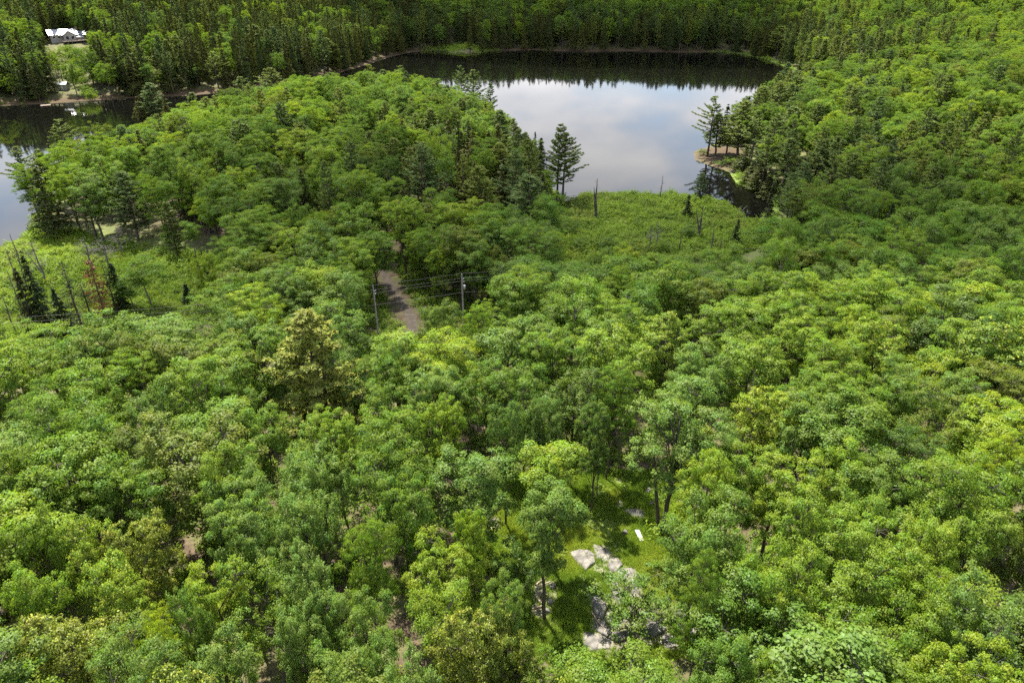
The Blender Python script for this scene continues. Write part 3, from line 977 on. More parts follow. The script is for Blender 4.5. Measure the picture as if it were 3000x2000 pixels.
# broadleaf crowns of the slope in front, read off the photograph: top x, top y, width, tint, shape (m maple, s seeding, a aspen)
FRONT = [
    (147, 1795, 310, O_, 's'), (339, 1867, 290, B_, 'm'), (598, 1867, 210, B_, 'm'), (429, 1787, 140, Y, 'm'), (312, 1639, 220, G_, 's'), (357, 1514, 200, O_, 's'), (214, 1528, 175, G_, 's'),
    (58, 1635, 170, G_, 'm'), (379, 1340, 250, .45, 'm'), (67, 1500, 170, .4, 'm'), (647, 1465, 220, B_, 'm'), (692, 1371, 200, .65, 'm'), (870, 1420, 220, .6, 'm'), (781, 1550, 150, B_, 'm'),
    (893, 1608, 170, B_, 'm'), (603, 1644, 200, .1, 'm'), (737, 1644, 230, .35, 'm'), (848, 1760, 170, B_, 'm'), (513, 1724, 150, .55, 'm'), (560, 1960, 300, .95, 's'), (982, 1894, 200, B_, 'm'), (893, 1309, 220, .6, 'm'),
    (1380, 1304, 250, .6, 'm'), (1156, 1398, 200, .5, 'm'), (1290, 1568, 250, .12, 'm'), (1058, 1523, 170, .4, 'm'), (1357, 1490, 120, .2, 'm'), (1268, 1670, 220, .22, 'm'), (1469, 1690, 150, B_, 'm'),
    (1058, 1742, 180, .65, 'm'), (1379, 1769, 260, O_, 's'), (1513, 1830, 170, .95, 's'), (1111, 1894, 200, .6, 'm'), (1223, 1925, 180, B_, 'm'),
    (2089, 1456, 250, .6, 'm'), (2080, 1313, 170, .15, 'm'), (2187, 1290, 200, .3, 'm'), (2312, 1327, 230, .15, 'm'), (2487, 1304, 180, .2, 'm'), (2580, 1345, 220, .55, 'm'), (2424, 1443, 230, .3, 'm'),
    (2558, 1420, 190, .35, 'm'), (2759, 1430, 200, .3, 'm'), (2759, 1500, 200, .15, 'm'), (2580, 1532, 280, .25, 'm'), (2870, 1327, 280, .35, 'm'), (2893, 1470, 200, .3, 'm'), (2312, 1600, 220, .25, 'm'),
    (2200, 1581, 150, .4, 'm'), (2090, 1640, 150, .45, 'm'), (2245, 1729, 330, .5, 'm'), (2513, 1666, 250, .3, 'm'), (2759, 1657, 260, .25, 'm'), (2906, 1702, 240, .78, 'm'), (2491, 1782, 280, .35, 'm'),
    (2692, 1769, 230, .35, 'm'), (2714, 1947, 250, .3, 'm'), (2335, 1916, 250, .35, 'm'), (2130, 1890, 230, .5, 'm'), (2893, 1894, 280, .12, 'm'), (2558, 1835, 200, .4, 'm'),
    (2804, 824, 250, .05, 'm'), (2527, 878, 130, .15, 'm'), (2571, 779, 250, .45, 'm'), (2960, 860, 200, .3, 'm'), (2156, 878, 200, .35, 'm'), (2335, 927, 180, .2, 'm'), (2214, 976, 200, .3, 'm'), (2446, 989, 190, .3, 'm'),
    (2594, 940, 170, .3, 's'), (2826, 958, 200, .3, 'm'), (2268, 1128, 200, .08, 's'), (2379, 1105, 180, .4, 'm'), (2513, 1114, 190, .35, 'm'), (2670, 1065, 200, .68, 'm'), (2848, 1101, 200, .6, 'm'),
    (2915, 1212, 190, .1, 'm'), (2980, 1260, 160, 0, 'm'), (2625, 1083, 160, .3, 'm'), (2089, 1003, 180, .6, 'm'), (2050, 1045, 150, .65, 'm'), (2781, 1141, 200, .95, 'm'),
    (1679, 1065, 190, .9, 'm'), (1536, 1079, 190, .5, 'm'), (1424, 1079, 170, .5, 'm'), (1804, 1052, 140, .5, 'm'), (1469, 940, 230, .6, 'm'), (1625, 954, 190, .4, 'm'), (1112, 1114, 130, .6, 'm'), (1268, 1074, 200, .68, 'm'),
    (1290, 1172, 140, .2, 'm'), (1134, 1172, 230, .35, 'm'), (1156, 1007, 200, .5, 'm'), (1402, 873, 110, .35, 'm'), (1290, 878, 130, .9, 'm'),
    (1759, 918, 170, .62, 'm'), (1951, 918, 180, .35, 's'), (1580, 752, 190, .5, 'a'), (1826, 740, 170, .4, 'a'), (1690, 770, 160, .5, 'a'), (1960, 752, 170, .5, 'a'), (2050, 770, 160, .4, 'a'), (2140, 705, 130, .1, 'a'),
    (1880, 830, 150, .5, 'a'), (2010, 815, 170, .4, 'a'), (1740, 830, 150, .5, 'a'), (2280, 640, 180, .4, 'a'), (2450, 610, 200, .4, 'a'), (2380, 660, 170, .5, 'a'), (2560, 640, 190, .4, 'a'), (2700, 610, 190, .4, 'a'), (2850, 590, 200, .45, 'a'),
    (424, 913, 270, .55, 'm'), (379, 1016, 170, .35, 'm'), (692, 909, 170, .8, 'm'), (603, 864, 150, .6, 'm'), (112, 980, 250, .3, 'm'), (237, 1065, 230, .35, 'm'), (424, 1123, 160, .75, 'm'), (89, 1132, 170, .5, 'm'),
    (223, 1204, 200, .3, 'm'), (558, 1065, 190, .4, 'm'), (670, 1061, 160, .5, 'm'), (603, 1172, 250, .35, 'm'), (759, 1186, 150, .4, 'm'), (960, 1195, 170, .25, 'm'), (893, 1257, 170, .3, 'm'), (647, 1297, 190, .35, 'm'),
    (60, 1290, 230, .45, 'm'), (1010, 920, 150, .8, 'm'), (1020, 1010, 170, .82, 'm'), (960, 960, 150, .75, 'm'), (1750, 1180, 120, .8, 'm'), (1590, 1150, 130, .8, 'm'), (1480, 1160, 120, .8, 'm'),
]
for px, py, W, tint, s in FRONT:
    v = pick(MAPLES if s == 'm' else SEEDING if s == 's' else ASPENS)
    put(px, py, v, rs.uniform(12.0, 14.5) if s != 'a' else rs.uniform(11.5, 14), W, tint)

# the trees of the clearing
put(1595, 1813, 'stem_tree0', 14.0, 195, .66, 'slim green tree on a bare dark stem in the middle of the clearing', foot=True)
put(1608, 1660, 'stem_tree1', 13.2, 200, .15, 'bright yellow green crown just behind the slim bare-stemmed tree in the clearing', foot=True)
put(1940, 1560, 'twin_tree', 16.0, 290, .7, 'pale green tree with two dark stems beside the white board', foot=True, rot=.4)
put(1870, 1850, 'sapling', 5.4, 300, .5, 'low spreading leafy sapling growing over the pale rock slabs', foot=True)
put(1500, 1600, 'sapling', 7.0, 190, .85, 'low grey green bushy tree at the brush pile edge of the clearing')
put(1590, 1930, 'sapling', 3.6, 150, .3, 'small bright green bush at the bottom of the grassy clearing')

# tall pine on its own among the broadleaves
T_PINE = put(885, 893, 'olive_pine', 18.5, 290, .05, 'tall olive pine with bare dark stems among the maples')

# pines that stand out: top x, top y, height, width, tint
for px, py, H, W, tint, v in [
    (435, 241, 17, 80, .8, 0), (701, 223, 17, 90, .5, 1), (795, 196, 18, 115, .3, 5), (967, 210, 17, 75, .3, 3), (926, 224, 15, 50, .5, 2), (163, 348, 17, 100, .4, 3), (45, 426, 16, 110, .5, 1), (110, 435, 14, 60, .5, 2),
    (1118, 203, 16, 60, .6, 2), (1175, 190, 18, 65, .4, 3), (1350, 190, 20, 60, .7, 3), (1385, 202, 19, 80, .6, 1), (1437, 241, 17, 50, .7, 4),
    (1230, 420, 19, 150, .85, 5), (1150, 400, 16, 90, .3, 4), (1509, 437, 18, 130, .8, 5), (1553, 510, 18, 170, .75, 0), (1214, 330, 15, 80, .3, 3), (1460, 320, 16, 80, .7, 2), (1480, 390, 15, 90, .3, 4), (1080, 380, 14, 70, .5, 0),
        (2240, 250, 20, 110, .4, 1), (2290, 235, 20, 120, .4, 5), (2340, 220, 19, 100, .5, 0), (2225, 320, 19, 100, .5, 3), (2275, 330, 19, 120, .5, 5), (2330, 310, 19, 110, .6, 0), (2260, 390, 17, 110, .6, 1), (2320, 400, 17, 110, .6, 4),
    (2678, 348, 19, 110, .1, 1), (2470, 405, 17, 90, .6, 3), (2400, 300, 18, 80, .6, 2), (2870, 440, 16, 80, .4, 4), (640, 260, 15, 60, .3, 4), (560, 270, 14, 60, .6, 2), (350, 500, 16, 120, .8, 0), (480, 590, 13, 70, .4, 2), (230, 520, 14, 90, .6, 4),
    (400, 130, 20, 85, .3, 1), (510, 100, 21, 95, .3, 5), (620, 150, 19, 75, .3, 3), (740, 70, 21, 90, .4, 0), (950, 110, 19, 70, .3, 2), (1040, 70, 20, 65, .35, 5), (1270, 10, 22, 85, .35, 0), (1650, 60, 20, 60, .3, 3), (2290, 75, 21, 80, .3, 4)]:
    put(px, py, PINES[v], H, W, tint)
# hemlocks on the point
for px, py, H, W, tint, v in [(1300, 370, 13, 80, .2, 0), (1340, 430, 13, 90, .2, 1), (1390, 470, 13, 90, .3, 2), (1290, 520, 13, 80, .3, 3), (1420, 560, 12, 90, .2, 4), (1340, 590, 12, 80, .2, 5), (1470, 500, 12, 80, .3, 0),
                              (1180, 540, 12, 80, .2, 1), (880, 330, 12, 60, .4, 2), (1150, 250, 12, 45, .3, 2), (400, 280, 12, 50, .1, 0), (480, 290, 12, 50, .1, 2), (2430, 250, 14, 40, .6, 2), (2190, 430, 8, 60, .6, 3), (2232, 468, 9, 70, .4, 5), (2205, 478, 6, 60, .5, 1), (2262, 500, 8, 60, .4, 0), (2165, 455, 5, 45, .5, 3), (2440, 500, 13, 70, .1, 1), (2600, 490, 12, 60, .5, 2)]:
    put(px, py, HEMS[v], H, W, tint)
put(555, 285, 'spruce1', 12, 22, .3)
put(1568, 385, 'spruce3', 11, 18, .3)

# wet ground by the lake: spruces, dead trees (tops read off the photograph)
for tip, base, W, v, tint, lab in [
    ((74, 742), (150, 985), 75, 'spruce0', .2, 'tallest dark spruce in the sedge marsh'), ((70, 775), (118, 990), 75, 'spruce2', .9, 'brownish dark spruce touching the tallest marsh spruce'), ((160, 835), (205, 992), 80, 'spruce2', .2, 'short dense dark spruce standing by the power lines in the marsh'),
    ((172, 764), (250, 985), 62, 'thin_spruce', .5, 'thin ragged spruce with a long bare lower stem in the marsh'), ((234, 822), (268, 930), 46, 'thin_spruce', .2, 'small slim spruce beside the rusty dead one'),
    ((289, 759), (345, 920), 38, 'thin_spruce', .1, 'slender leaning spruce just past the rusty dead one'), ((348, 764), (365, 915), 55, 'spruce3', .1, 'narrow dark spruce rising behind bright marsh bushes'), ((735, 790), (768, 915), 75, 'spruce2', .2, 'lone dark cone-shaped spruce near the tall olive pine'),
    ((540, 830), (556, 892), 36, 'spruce3', .2, 'very small dark spruce in the middle of the green marsh'), ((250, 762), (312, 933), 72, 'rusty0', .4, 'rusty brown dead spruce among the marsh spruces'),
    ((24, 683), (60, 777), 24, 'snag_thin', .5, 'thin bare dead trunk standing closest to the silvery water'), ((16, 726), (75, 880), 32, 'snag_thin', .5, 'tall bare dead pole leaning out of the sedge marsh'), ((18, 784), (67, 911), 28, 'snag_thin', .5, 'bare dead pole beside the tall leaning one in the sedge'),
    ((2, 862), (55, 988), 30, 'snag_thin', .5, 'bare dead pole at the bottom corner of the sedge marsh'), ((62, 735), (84, 850), 22, 'snag_thin', .5, 'thin bare stem just behind the tallest marsh spruce'), ((96, 700), (135, 828), 110, 'snag_bushy1', .5, 'grey forked dead tree with spreading branches behind the marsh spruces'),
    ((243, 690), (275, 790), 100, 'snag_bushy0', .5, 'pale bushy dead tree above the rusty spruce'), ((299, 690), (328, 798), 105, 'snag_bushy0', .5, 'pale bushy dead tree with a long bare leg above the marsh'), ((350, 660), (362, 742), 105, 'snag_bushy1', .5, 'grey many-branched dead tree against the dark wood edge'),
    ((420, 742), (458, 908), 125, 'aspen1', .05, 'light green loose tree standing alone in the sedge marsh'), ((395, 800), (400, 915), 80, 'aspen3', .5, 'small green tree pressed against the loose marsh tree'), ((640, 690), (655, 800), 60, 'aspen2', .1, 'slim pale aspen at the wood end of the marsh'),
    ((560, 640), (575, 770), 70, 'aspen0', .1, 'light airy aspen where the marsh meets the point'), ((500, 660), (512, 760), 60, 'aspen4', .2, 'small airy aspen on the marsh bank of the point'), ((700, 750), (712, 860), 60, 'aspen2', .2, 'slim aspen beside the lone dark cone-shaped spruce'), ((815, 770), (825, 890), 60, 'aspen0', .9, 'dull thin aspen between the cone-shaped spruce and the road'),
    ((1758, 522), (1745, 640), 55, 'snag_dark', .5, 'black broken snag with forked top standing over the shrub marsh'), ((1936, 512), (1933, 585), 26, 'snag_spruce', .5, 'small bare dead spruce against the bright water'), ((2068, 600), (2046, 705), 45, 'snag_dark', .5, 'dark dead trunk with brown twigs among marsh willows'),
    ((2092, 655), (2080, 738), 26, 'snag_thin', .5, 'thin dead stem just past the brown-twigged trunk'), ((2112, 688), (2106, 750), 18, 'snag_thin', .5, 'short black dead stem beside the small grey green spruce'), ((1998, 680), (1990, 740), 18, 'snag_thin', .5, 'short dead stem among the bare bushes of the shrub marsh'),
    ((1905, 660), (1900, 735), 60, 'snag_bushy0', .5, 'bare many-stemmed bush in the shrub marsh'), ((1930, 650), (1920, 730), 50, 'snag_bushy1', .5, 'bare forked bush beside the many-stemmed one'),
    ((2070, 277), (2072, 458), 100, 'pine3', .5, 'tallest ragged pine on the tip of the pine spit'), ((2098, 330), (2096, 452), 70, 'pine2', .5, 'slim pine just inside the tallest one on the spit'), ((2152, 290), (2158, 468), 110, 'pine0', .35, 'full green pine in the middle of the spit'),
    ((2125, 335), (2128, 450), 70, 'pine4', .5, 'thin pine between the two big ones on the spit'), ((2185, 345), (2190, 470), 80, 'aspen1', .3, 'light leafy tree at the landward end of the spit'),
    ((1612, 359), (1632, 588), 110, 'pine5', .5, 'taller of the two shore pines beside the shrub marsh'), ((1645, 385), (1648, 596), 120, 'pine1', .5, 'shorter of the two shore pines beside the shrub marsh')]:
    stand(tip, base, v, W, tint, lab)
for px, py, H, W, v, tint, lab in [
    (1553, 690, 7.5, 42, 'rusty1', .3, 'short rusty red dead spruce at the foot of the dark pines'),
    (2268, 535, 10, 35, 'spruce1', .8, 'slim spruce at the edge of the dark inlet'), (2165, 640, 7, 35, 'spruce1', .6, 'small grey green spruce among dead stems in the shrub marsh'), (2060, 505, 8, 45, 'pine2', .9, 'small blue green pine on the marsh edge by the spit reflection'),
    (2020, 570, 6, 32, 'spruce1', .7, 'low faded spruce beside the small blue green pine'), (2620, 590, 12, 50, 'spruce0', .2, 'tall dark spruce behind the light green aspens'), (2410, 250, 14, 50, 'spruce0', .2, 'dark pointed spruce above the right bank pines')]:
    put(px, py, v, H, W, tint, lab)
for px, py, H, W, v, lab in [
    (275, 530, 9, 80, 'snag_bushy0', 'grey dead tree hanging among the green crowns of the point'), (2835, 1600, 9, 70, 'snag_bushy1', 'pale leafless limb lying among green crowns near the bottom corner'), (590, 1240, 11, 50, 'snag_bushy0', 'small grey dead top poking out of the maples below the olive pine'), (2215, 1085, 12, 45, 'snag_bushy0', 'grey twiggy dead top in the bright maples of the slope'), (1765, 1235, 9, 60, 'snag_bushy1', 'bare grey branch in the dark gap above the clearing'), (2540, 368, 11, 70, 'snag_bushy1', 'grey leafless tree among green crowns of the right bank'), (2425, 500, 9, 70, 'snag_bushy0', 'pale leafless tree near the dark inlet woods'),
    (770, 700, 8, 60, 'snag_bushy0', 'thin grey leafless tree at the marsh end of the point'), (700, 720, 7, 30, 'snag_thin', 'thin dead stem in the bushes past the marsh'), (960, 1715, 8, 40, 'snag_bushy1', 'pale broken dead limb rising between blue green crowns')]:
    put(px, py, v, H, W, .5, lab)

for k, (px, py, H, W, tint) in enumerate([(1660, 640, 4, 90, .5), (1700, 690, 3.5, 90, .4), (1770, 690, 3, 80, .6), (1830, 705, 3, 90, .35), (1960, 700, 3, 70, .3), (2030, 655, 3.5, 80, .75), (2130, 640, 3, 70, .2), (2170, 690, 3, 80, .3), (1640, 560, 4, 60, .5), (2105, 600, 2.5, 60, .25), (1880, 640, 2.2, 60, .4), (1960, 620, 2, 60, .3), (2140, 455, 3, 50, .4), (2062, 436, 2.2, 40, .5), (2170, 462, 3, 60, .3), (2110, 470, 1.6, 40, .5)]):
    put(px, py, 'sapling', H, W, tint)
# young light green growth between the cottage and the water
for k in range(26):
    a_q = rs.uniform(0, 1) ** 1.4
    put(rs.uniform(186, 230) + 34 * a_q, 128 + 140 * a_q, 'sapling', rs.uniform(4, 6.5), rs.uniform(32, 48), rs.uniform(.02, .4))
# ------------------------------------------------------------------ the rest of the forest
SEE = []                       # things the photograph shows clear of crowns: point, distance
for px in range(140, 260, 14):
    for py in range(86, 124, 9):
        SEE.append((px, py, HOUSE[1] - 6))
for px, py in [(178, 248), (190, 250), (198, 254), (205, 268)]:
    SEE.append((px, py, SHED[1] - 2))
for px, py in [(1100, 795), (1112, 810), (1130, 832), (1150, 860), (1172, 888), (1195, 915), (1200, 905), (1180, 905)]:
    SEE.append((px, py, 100))
for py in range(803, 880, 12):
    SEE.append((1353, py, 100)); SEE.append((1400, 806, 100))
for py in range(840, 935, 12):
    SEE.append((1096, py, 94))
for px in range(1700, 2200, 40):
    for py in range(600, 730, 22):
        SEE.append((px, py, 150))
for px in range(0, 620, 30):
    for py in range(745, 930, 24):
        if sdist(MARSH_L, *[np.array([v]) for v in at(px, py, .5)])[0] < 0:
            SEE.append((px, py, 105))
for px, py in [(2070, 465), (2100, 470), (2130, 475), (2090, 482), (2150, 520), (2200, 560), (2230, 590), (2190, 620), (2150, 600), (2120, 560), (2060, 520)]:
    SEE.append((px, py, 172))
for px in range(1420, 2060, 26):
    for py in range(1380, 1920, 26):
        if sdist(CLEAR, *[np.array([v]) for v in at(px, py, 10)])[0] < -.6:
            SEE.append((px, py, 33))
for px in range(800, 980, 24):
    for py in range(930, 1190, 30):
        if abs(px - 885) < 20 + .4 * (py - 900):
            SEE.append((px, py, T_PINE['y'] - 1))
SEE = np.array(SEE, float)

rng = np.random.default_rng(77)
HX = np.array([t['x'] for t in trees]); HY = np.array([t['y'] for t in trees]); HR = np.array([t['R'] for t in trees])
cand = []
for y0, y1, s in [(10, 118, 5.2), (118, 360, 5.9), (360, 600, 6.4), (600, 900, 7.8)]:
    X, Yy = np.meshgrid(np.arange(-.85 * y1 - 60, .85 * y1 + 60, s), np.arange(y0, y1, s))
    X = X + (np.arange(X.shape[0])[:, None] % 2) * s * .5
    X = X.ravel() + rng.uniform(-.4, .4, X.size) * s
    Yy = Yy.ravel() + rng.uniform(-.4, .4, Yy.size) * s
    k = np.abs(X) < .80 * Yy + 42
    cand.append(np.column_stack([X[k], Yy[k]]))
cand = np.concatenate(cand)
cx, cy_ = cand[:, 0], cand[:, 1]
cz = ground(cx, cy_)
csd = sdist(LAKE, cx, cy_)
cmr = np.minimum(sdist(MARSH_L, cx, cy_), sdist(MARSH_R, cx, cy_))
ccl = sdist(CLEAR, cx, cy_)
rd = np.min(np.hypot(cx[:, None] - rc[None, :, 0], cy_[:, None] - rc[None, :, 1]), 1)
hd = np.hypot(cx - HOUSE[0], cy_ - HOUSE[1])
sh = np.hypot(cx - SHED[0], cy_ - SHED[1])
GRASSPT = at(1350, 148, .3)
gp = np.hypot(cx - GRASSPT[0], (cy_ - GRASSPT[1]))
ok = (csd > np.where(cy_ > 300, .4, 1.5)) & (cmr > 1.5) & (ccl > .8) & (rd > 3.4) & (hd > 9.5) & (sh > 5) & (gp > 17)
ok &= sdist(SPIT, cx, cy_) > 1
px_, py_, dp_ = proj(cx, cy_, cz + 12)
ok &= (px_ > -260) & (px_ < 3260) & (py_ > -260) & (py_ < 2450)
idx = np.nonzero(ok)[0]


def species(x, y, sd, px, py):
    u = rng.random()
    n = vnoise(np.array([x / 25.]), np.array([y / 25.]), 9)[0]
    if y < 135 and sd > 20:                                   # the slope in front
        if x > -2 and y > 92 and x < 95:
            return 'a' if u < .7 else 'm'
        return 'm' if u < .93 else ('s' if u < .97 else 'a')
    if x < 30 and y < 330 and sd > 0 and x > -135 and not (x > 16 and y > 200):     # the point
        east = smooth(-60, 5, x) * smooth(290, 200, y)
        if u < .10 + .36 * east:
            return 'h'
        if u < .16 + .56 * east:
            return 'p'
        if y < 165:
            return 'a' if u > .72 else 'm'
        return 'm' if u < .93 else 'a'
    if x > 40 and y < 470 and sd > 0 and x > y * .30:              # right bank and hill
        c = smooth(70, 12, sd)
        if u < .30 * c + .03:
            return 'p'
        if u < .52 * c + .06:
            return 'h'
        return 'a' if (u > .85 and y < 200) else 'm'
    if x < -60 and y > 250 and px < 1230:                       # conifer slope across the narrows
        if px < 330 and n > -.2:
            return 'm' if u < .62 else ('h' if u < .9 else 'p')
        return 'h' if u < .68 else ('p' if u < .80 else 'm')
    c = smooth(90, 5, sd)                                       # far shore
    if u < .55 * c + .06:
        return 'h'
    if u < .72 * c + .10:
        return 'p'
    return 'm'


def rtint():
    u = rng.random()
    return float(rng.uniform(.18, .5) if u < .5 else rng.uniform(.5, .74) if u < .7 else rng.uniform(.02, .2) if u < .82 else rng.uniform(.8, .9) if u < .9 else rng.uniform(.92, 1.0))


for i in idx:
    x, y, z, sd = cx[i], cy_[i], cz[i], csd[i]
    s = species(x, y, sd, px_[i], py_[i])
    near = y < 150
    if s == 'm' or s == 's':
        v = MAPLES[rng.integers(len(MAPLES))] if s == 'm' else SEEDING[rng.integers(3)]
        gr_ = float(smooth(90, 170, np.array(y)))
        u_ = rng.random()
        H = (10.8 + 4.4 * u_) * (1 - gr_) + (11.5 + 7.5 * u_) * gr_
        Rr = ((3.0 + 1.5 * u_) * (1 - gr_) + (3.1 + 2.1 * u_) * gr_) * rng.uniform(.88, 1.15)
        if y > 380:
            H *= 1.18
        if y > 600:
            Rr *= 1.25
    elif s == 'a':
        v = ASPENS[rng.integers(len(ASPENS))]; H = rng.uniform(12, 17); Rr = rng.uniform(2.5, 3.6)
    elif s == 'p':
        v = PINES[rng.integers(len(PINES))]; H = rng.uniform(15, 21) if y < 340 else rng.uniform(21, 28); Rr = rng.uniform(3.2, 4.8)
    else:
        v = HEMS[rng.integers(len(HEMS))]; H = rng.uniform(11, 17) if y < 340 else rng.uniform(18, 26); Rr = rng.uniform(2.8, 4.2) * (1 if y < 600 else 1.3)
    if sd < 9 and s in 'ms' and y < 340:
        H *= .8; Rr *= .8
    if x < 25 and 200 < y < 335 and x > -135:          # the crest of the point steps down to the water behind
        lim = 10 + .26 * sd
        if H > lim:
            Rr *= max(.6, lim / H) ** .6; H = lim * rng.uniform(.85, 1.05)
    d = np.hypot(HX - x, HY - y)
    if (d < .62 * HR + .50 * Rr).any():
        continue
    pa, pb, dep = proj(x, y, z + H * .66)
    rw = Rr * FPX / dep * 1.02
    _, pt, _ = proj(x, y, z + H)
    _, pbm, _ = proj(x, y, z + H * (.3 if s in 'msa' else .05))
    if ((np.abs(SEE[:, 0] - pa) < rw) & (SEE[:, 1] > pt - 4) & (SEE[:, 1] < pbm) & (SEE[:, 2] > y - 4)).any():
        continue
    L_ = LIB[v]
    tint = rtint() if s in 'ms' else float(rng.uniform(0, 1))
    trees.append(dict(x=float(x), y=float(y), z=float(z), var=v, sx=float(Rr / L_['R']), sz=float(H / L_['H']), rot=float(rng.uniform(0, 6.28)), tint=tint, R=float(Rr), H=float(H), hand=False, label=None, kind=None))

KIND = {'maple': 'maple_tree', 'seeding': 'maple_tree', 'stem': 'maple_tree', 'twin': 'maple_tree', 'aspen': 'aspen_tree', 'pine': 'pine_tree', 'olive': 'pine_tree', 'hemlock': 'hemlock_tree', 'spruce': 'spruce_tree', 'thin': 'spruce_tree',
        'rusty': 'dead_spruce_tree', 'snag': 'dead_tree', 'sapling': 'young_tree'}


def kind_of(var):
    for k, v in KIND.items():
        if var.startswith(k):
            return v


for t in trees:
    t['kind'] = kind_of(t['var'])
    px, py, dep = proj(t['x'], t['y'], t['z'] + t['H'] * .75)
    t['px'], t['py'], t['dep'] = px, py, dep
    m = t['R'] * FPX / dep * .6
    t['inframe'] = (-m < px < 3000 + m) and (-m < py < 2000 + m * 1.2)
    t['score'] = (t['R'] / dep) * (1 if t['inframe'] else 0) + (10 if t['hand'] and t['inframe'] else 0)

LIMIT = {'maple_tree': 300, 'aspen_tree': 300, 'pine_tree': 260, 'hemlock_tree': 300, 'spruce_tree': 100, 'dead_tree': 100, 'dead_spruce_tree': 20, 'young_tree': 20}
single, mass = [], []
for k in LIMIT:
    ts = sorted([t for t in trees if t['kind'] == k], key=lambda t: -t['score'])
    for n, t in enumerate(ts):
        (single if n < LIMIT[k] and t['inframe'] else mass).append(t)

# ------------------------------------------------------------------ words for each tree
ONES = 'zero one two three four five six seven eight nine ten eleven twelve thirteen fourteen fifteen sixteen seventeen eighteen nineteen'.split()
TENS = 'zero ten twenty thirty forty fifty sixty seventy eighty ninety'.split()


def say(n):
    n = int(round(n))
    if n < 20:
        return ONES[n]
    if n < 100:
        return TENS[n // 10] + ('-' + ONES[n % 10] if n % 10 else '')
    return ONES[n // 100] + ' hundred' + (' ' + say(n % 100) if n % 100 else '')


BOARD = hit(1873, 1575)
MARKS = [('white board', *BOARD), ('bare-stemmed tree', *hit(1595, 1813)), ('tall olive pine', T_PINE['x'], T_PINE['y']), ('gravel road', -17.5, 104), ('rusty dead spruce', *hit(250, 762, 12)),
         ('round lime-green maple', *hit(2804, 824, 13)), ('dark inlet', *at(2210, 600, 0)), ('pine spit', *at(2100, 465, 0)), ('shrub marsh', *at(1900, 650, 0)), ('shore pine pair', *hit(1625, 365, 18)), ('metal-roofed cottage', *HOUSE), ('far grassy point', *GRASSPT),
         ('yellow seeding maple', *hit(147, 1795, 13)), ('pale rock slabs', *hit(1900, 1840))]
TINTS = [(.12, 'lime green'), (.34, 'bright green'), (.58, 'mid green'), (.78, 'pale blue green'), (.91, 'dark green'), (2, 'dull olive')]
WHAT = {'maple_tree': 'maple', 'aspen_tree': 'slim aspen', 'pine_tree': 'feathery pine', 'hemlock_tree': 'dense hemlock', 'spruce_tree': 'pointed spruce', 'dead_tree': 'leafless dead tree', 'young_tree': 'bush', 'dead_spruce_tree': 'rusty dead spruce'}
used = set()


def describe(t):
    if t['kind'] in ('pine_tree', 'hemlock_tree', 'spruce_tree'):
        c = 'yellowish' if t['tint'] < .25 else 'green' if t['tint'] < .55 else 'dark green' if t['tint'] < .8 else 'bluish'
    elif t['kind'] == 'aspen_tree':
        c = 'bright green' if t['tint'] < .4 else 'mid green' if t['tint'] < .75 else 'greyish green'
    else:
        c = next(n for lim, n in TINTS if t['tint'] < lim)
    if t['var'].startswith('seeding'):
        c += ' yellow-tufted'
    order = sorted(MARKS, key=lambda m: math.hypot(m[1] - t['x'], m[2] - t['y']))

    def far(v):
        v = max(1, abs(v))
        return say(v if v < 30 else 2 * round(v / 2) if v < 60 else 5 * round(v / 5))
    for what in (WHAT[t['kind']], WHAT[t['kind']].split()[-1]):
        for nm, mx, my in order:
            dx, dy = t['x'] - mx, t['y'] - my
            if max(abs(dx), abs(dy)) < 1.2:
                continue
            side = f"{far(dx)} metres {'right' if dx > 0 else 'left'}"
            back = f"{far(dy)} {'behind' if dy > 0 else 'before'}"
            if abs(dy) < .6:
                lab = f"{c} {what} {side} of the {nm}"
            elif abs(dx) < .6:
                lab = f"{c} {what} straight {far(dy)} metres {'behind' if dy > 0 else 'before'} the {nm}"
            else:
                lab = f"{c} {what} {side} and {back} the {nm}"
            if lab not in used and len(lab.replace('-', ' ').split()) <= 16:
                used.add(lab)
                return lab
    return f"{c} {WHAT[t['kind']]} near the {order[0][0]}"


GROUPS = {'maple_tree': 'maples of the wood', 'aspen_tree': 'aspens of the wood', 'pine_tree': 'pines by the lake', 'hemlock_tree': 'hemlocks by the lake', 'spruce_tree': 'spruces of the marsh', 'dead_tree': 'dead trees round the marsh', 'dead_spruce_tree': 'rusty dead spruces', 'young_tree': 'bushes and young trees'}
for t in single:
    root = bpy.data.objects.new(t['kind'], None)
    COL.objects.link(root)
    root.empty_display_size = .5
    root.location = (t['x'], t['y'], t['z'] - .1)
    root.rotation_euler = (0, 0, t['rot'])
    root.scale = (t['sx'], t['sx'], t['sz'])
    tag(root, t['label'] or describe(t), 'tree' if t['kind'] != 'dead_tree' else 'dead tree', GROUPS[t['kind']])
    L_ = LIB[t['var']]
    link('trunk', L_['trunk'], root)
    if L_['crown']:
        c = link('crown', L_['crown'], root)
        c['tint'] = t['tint']


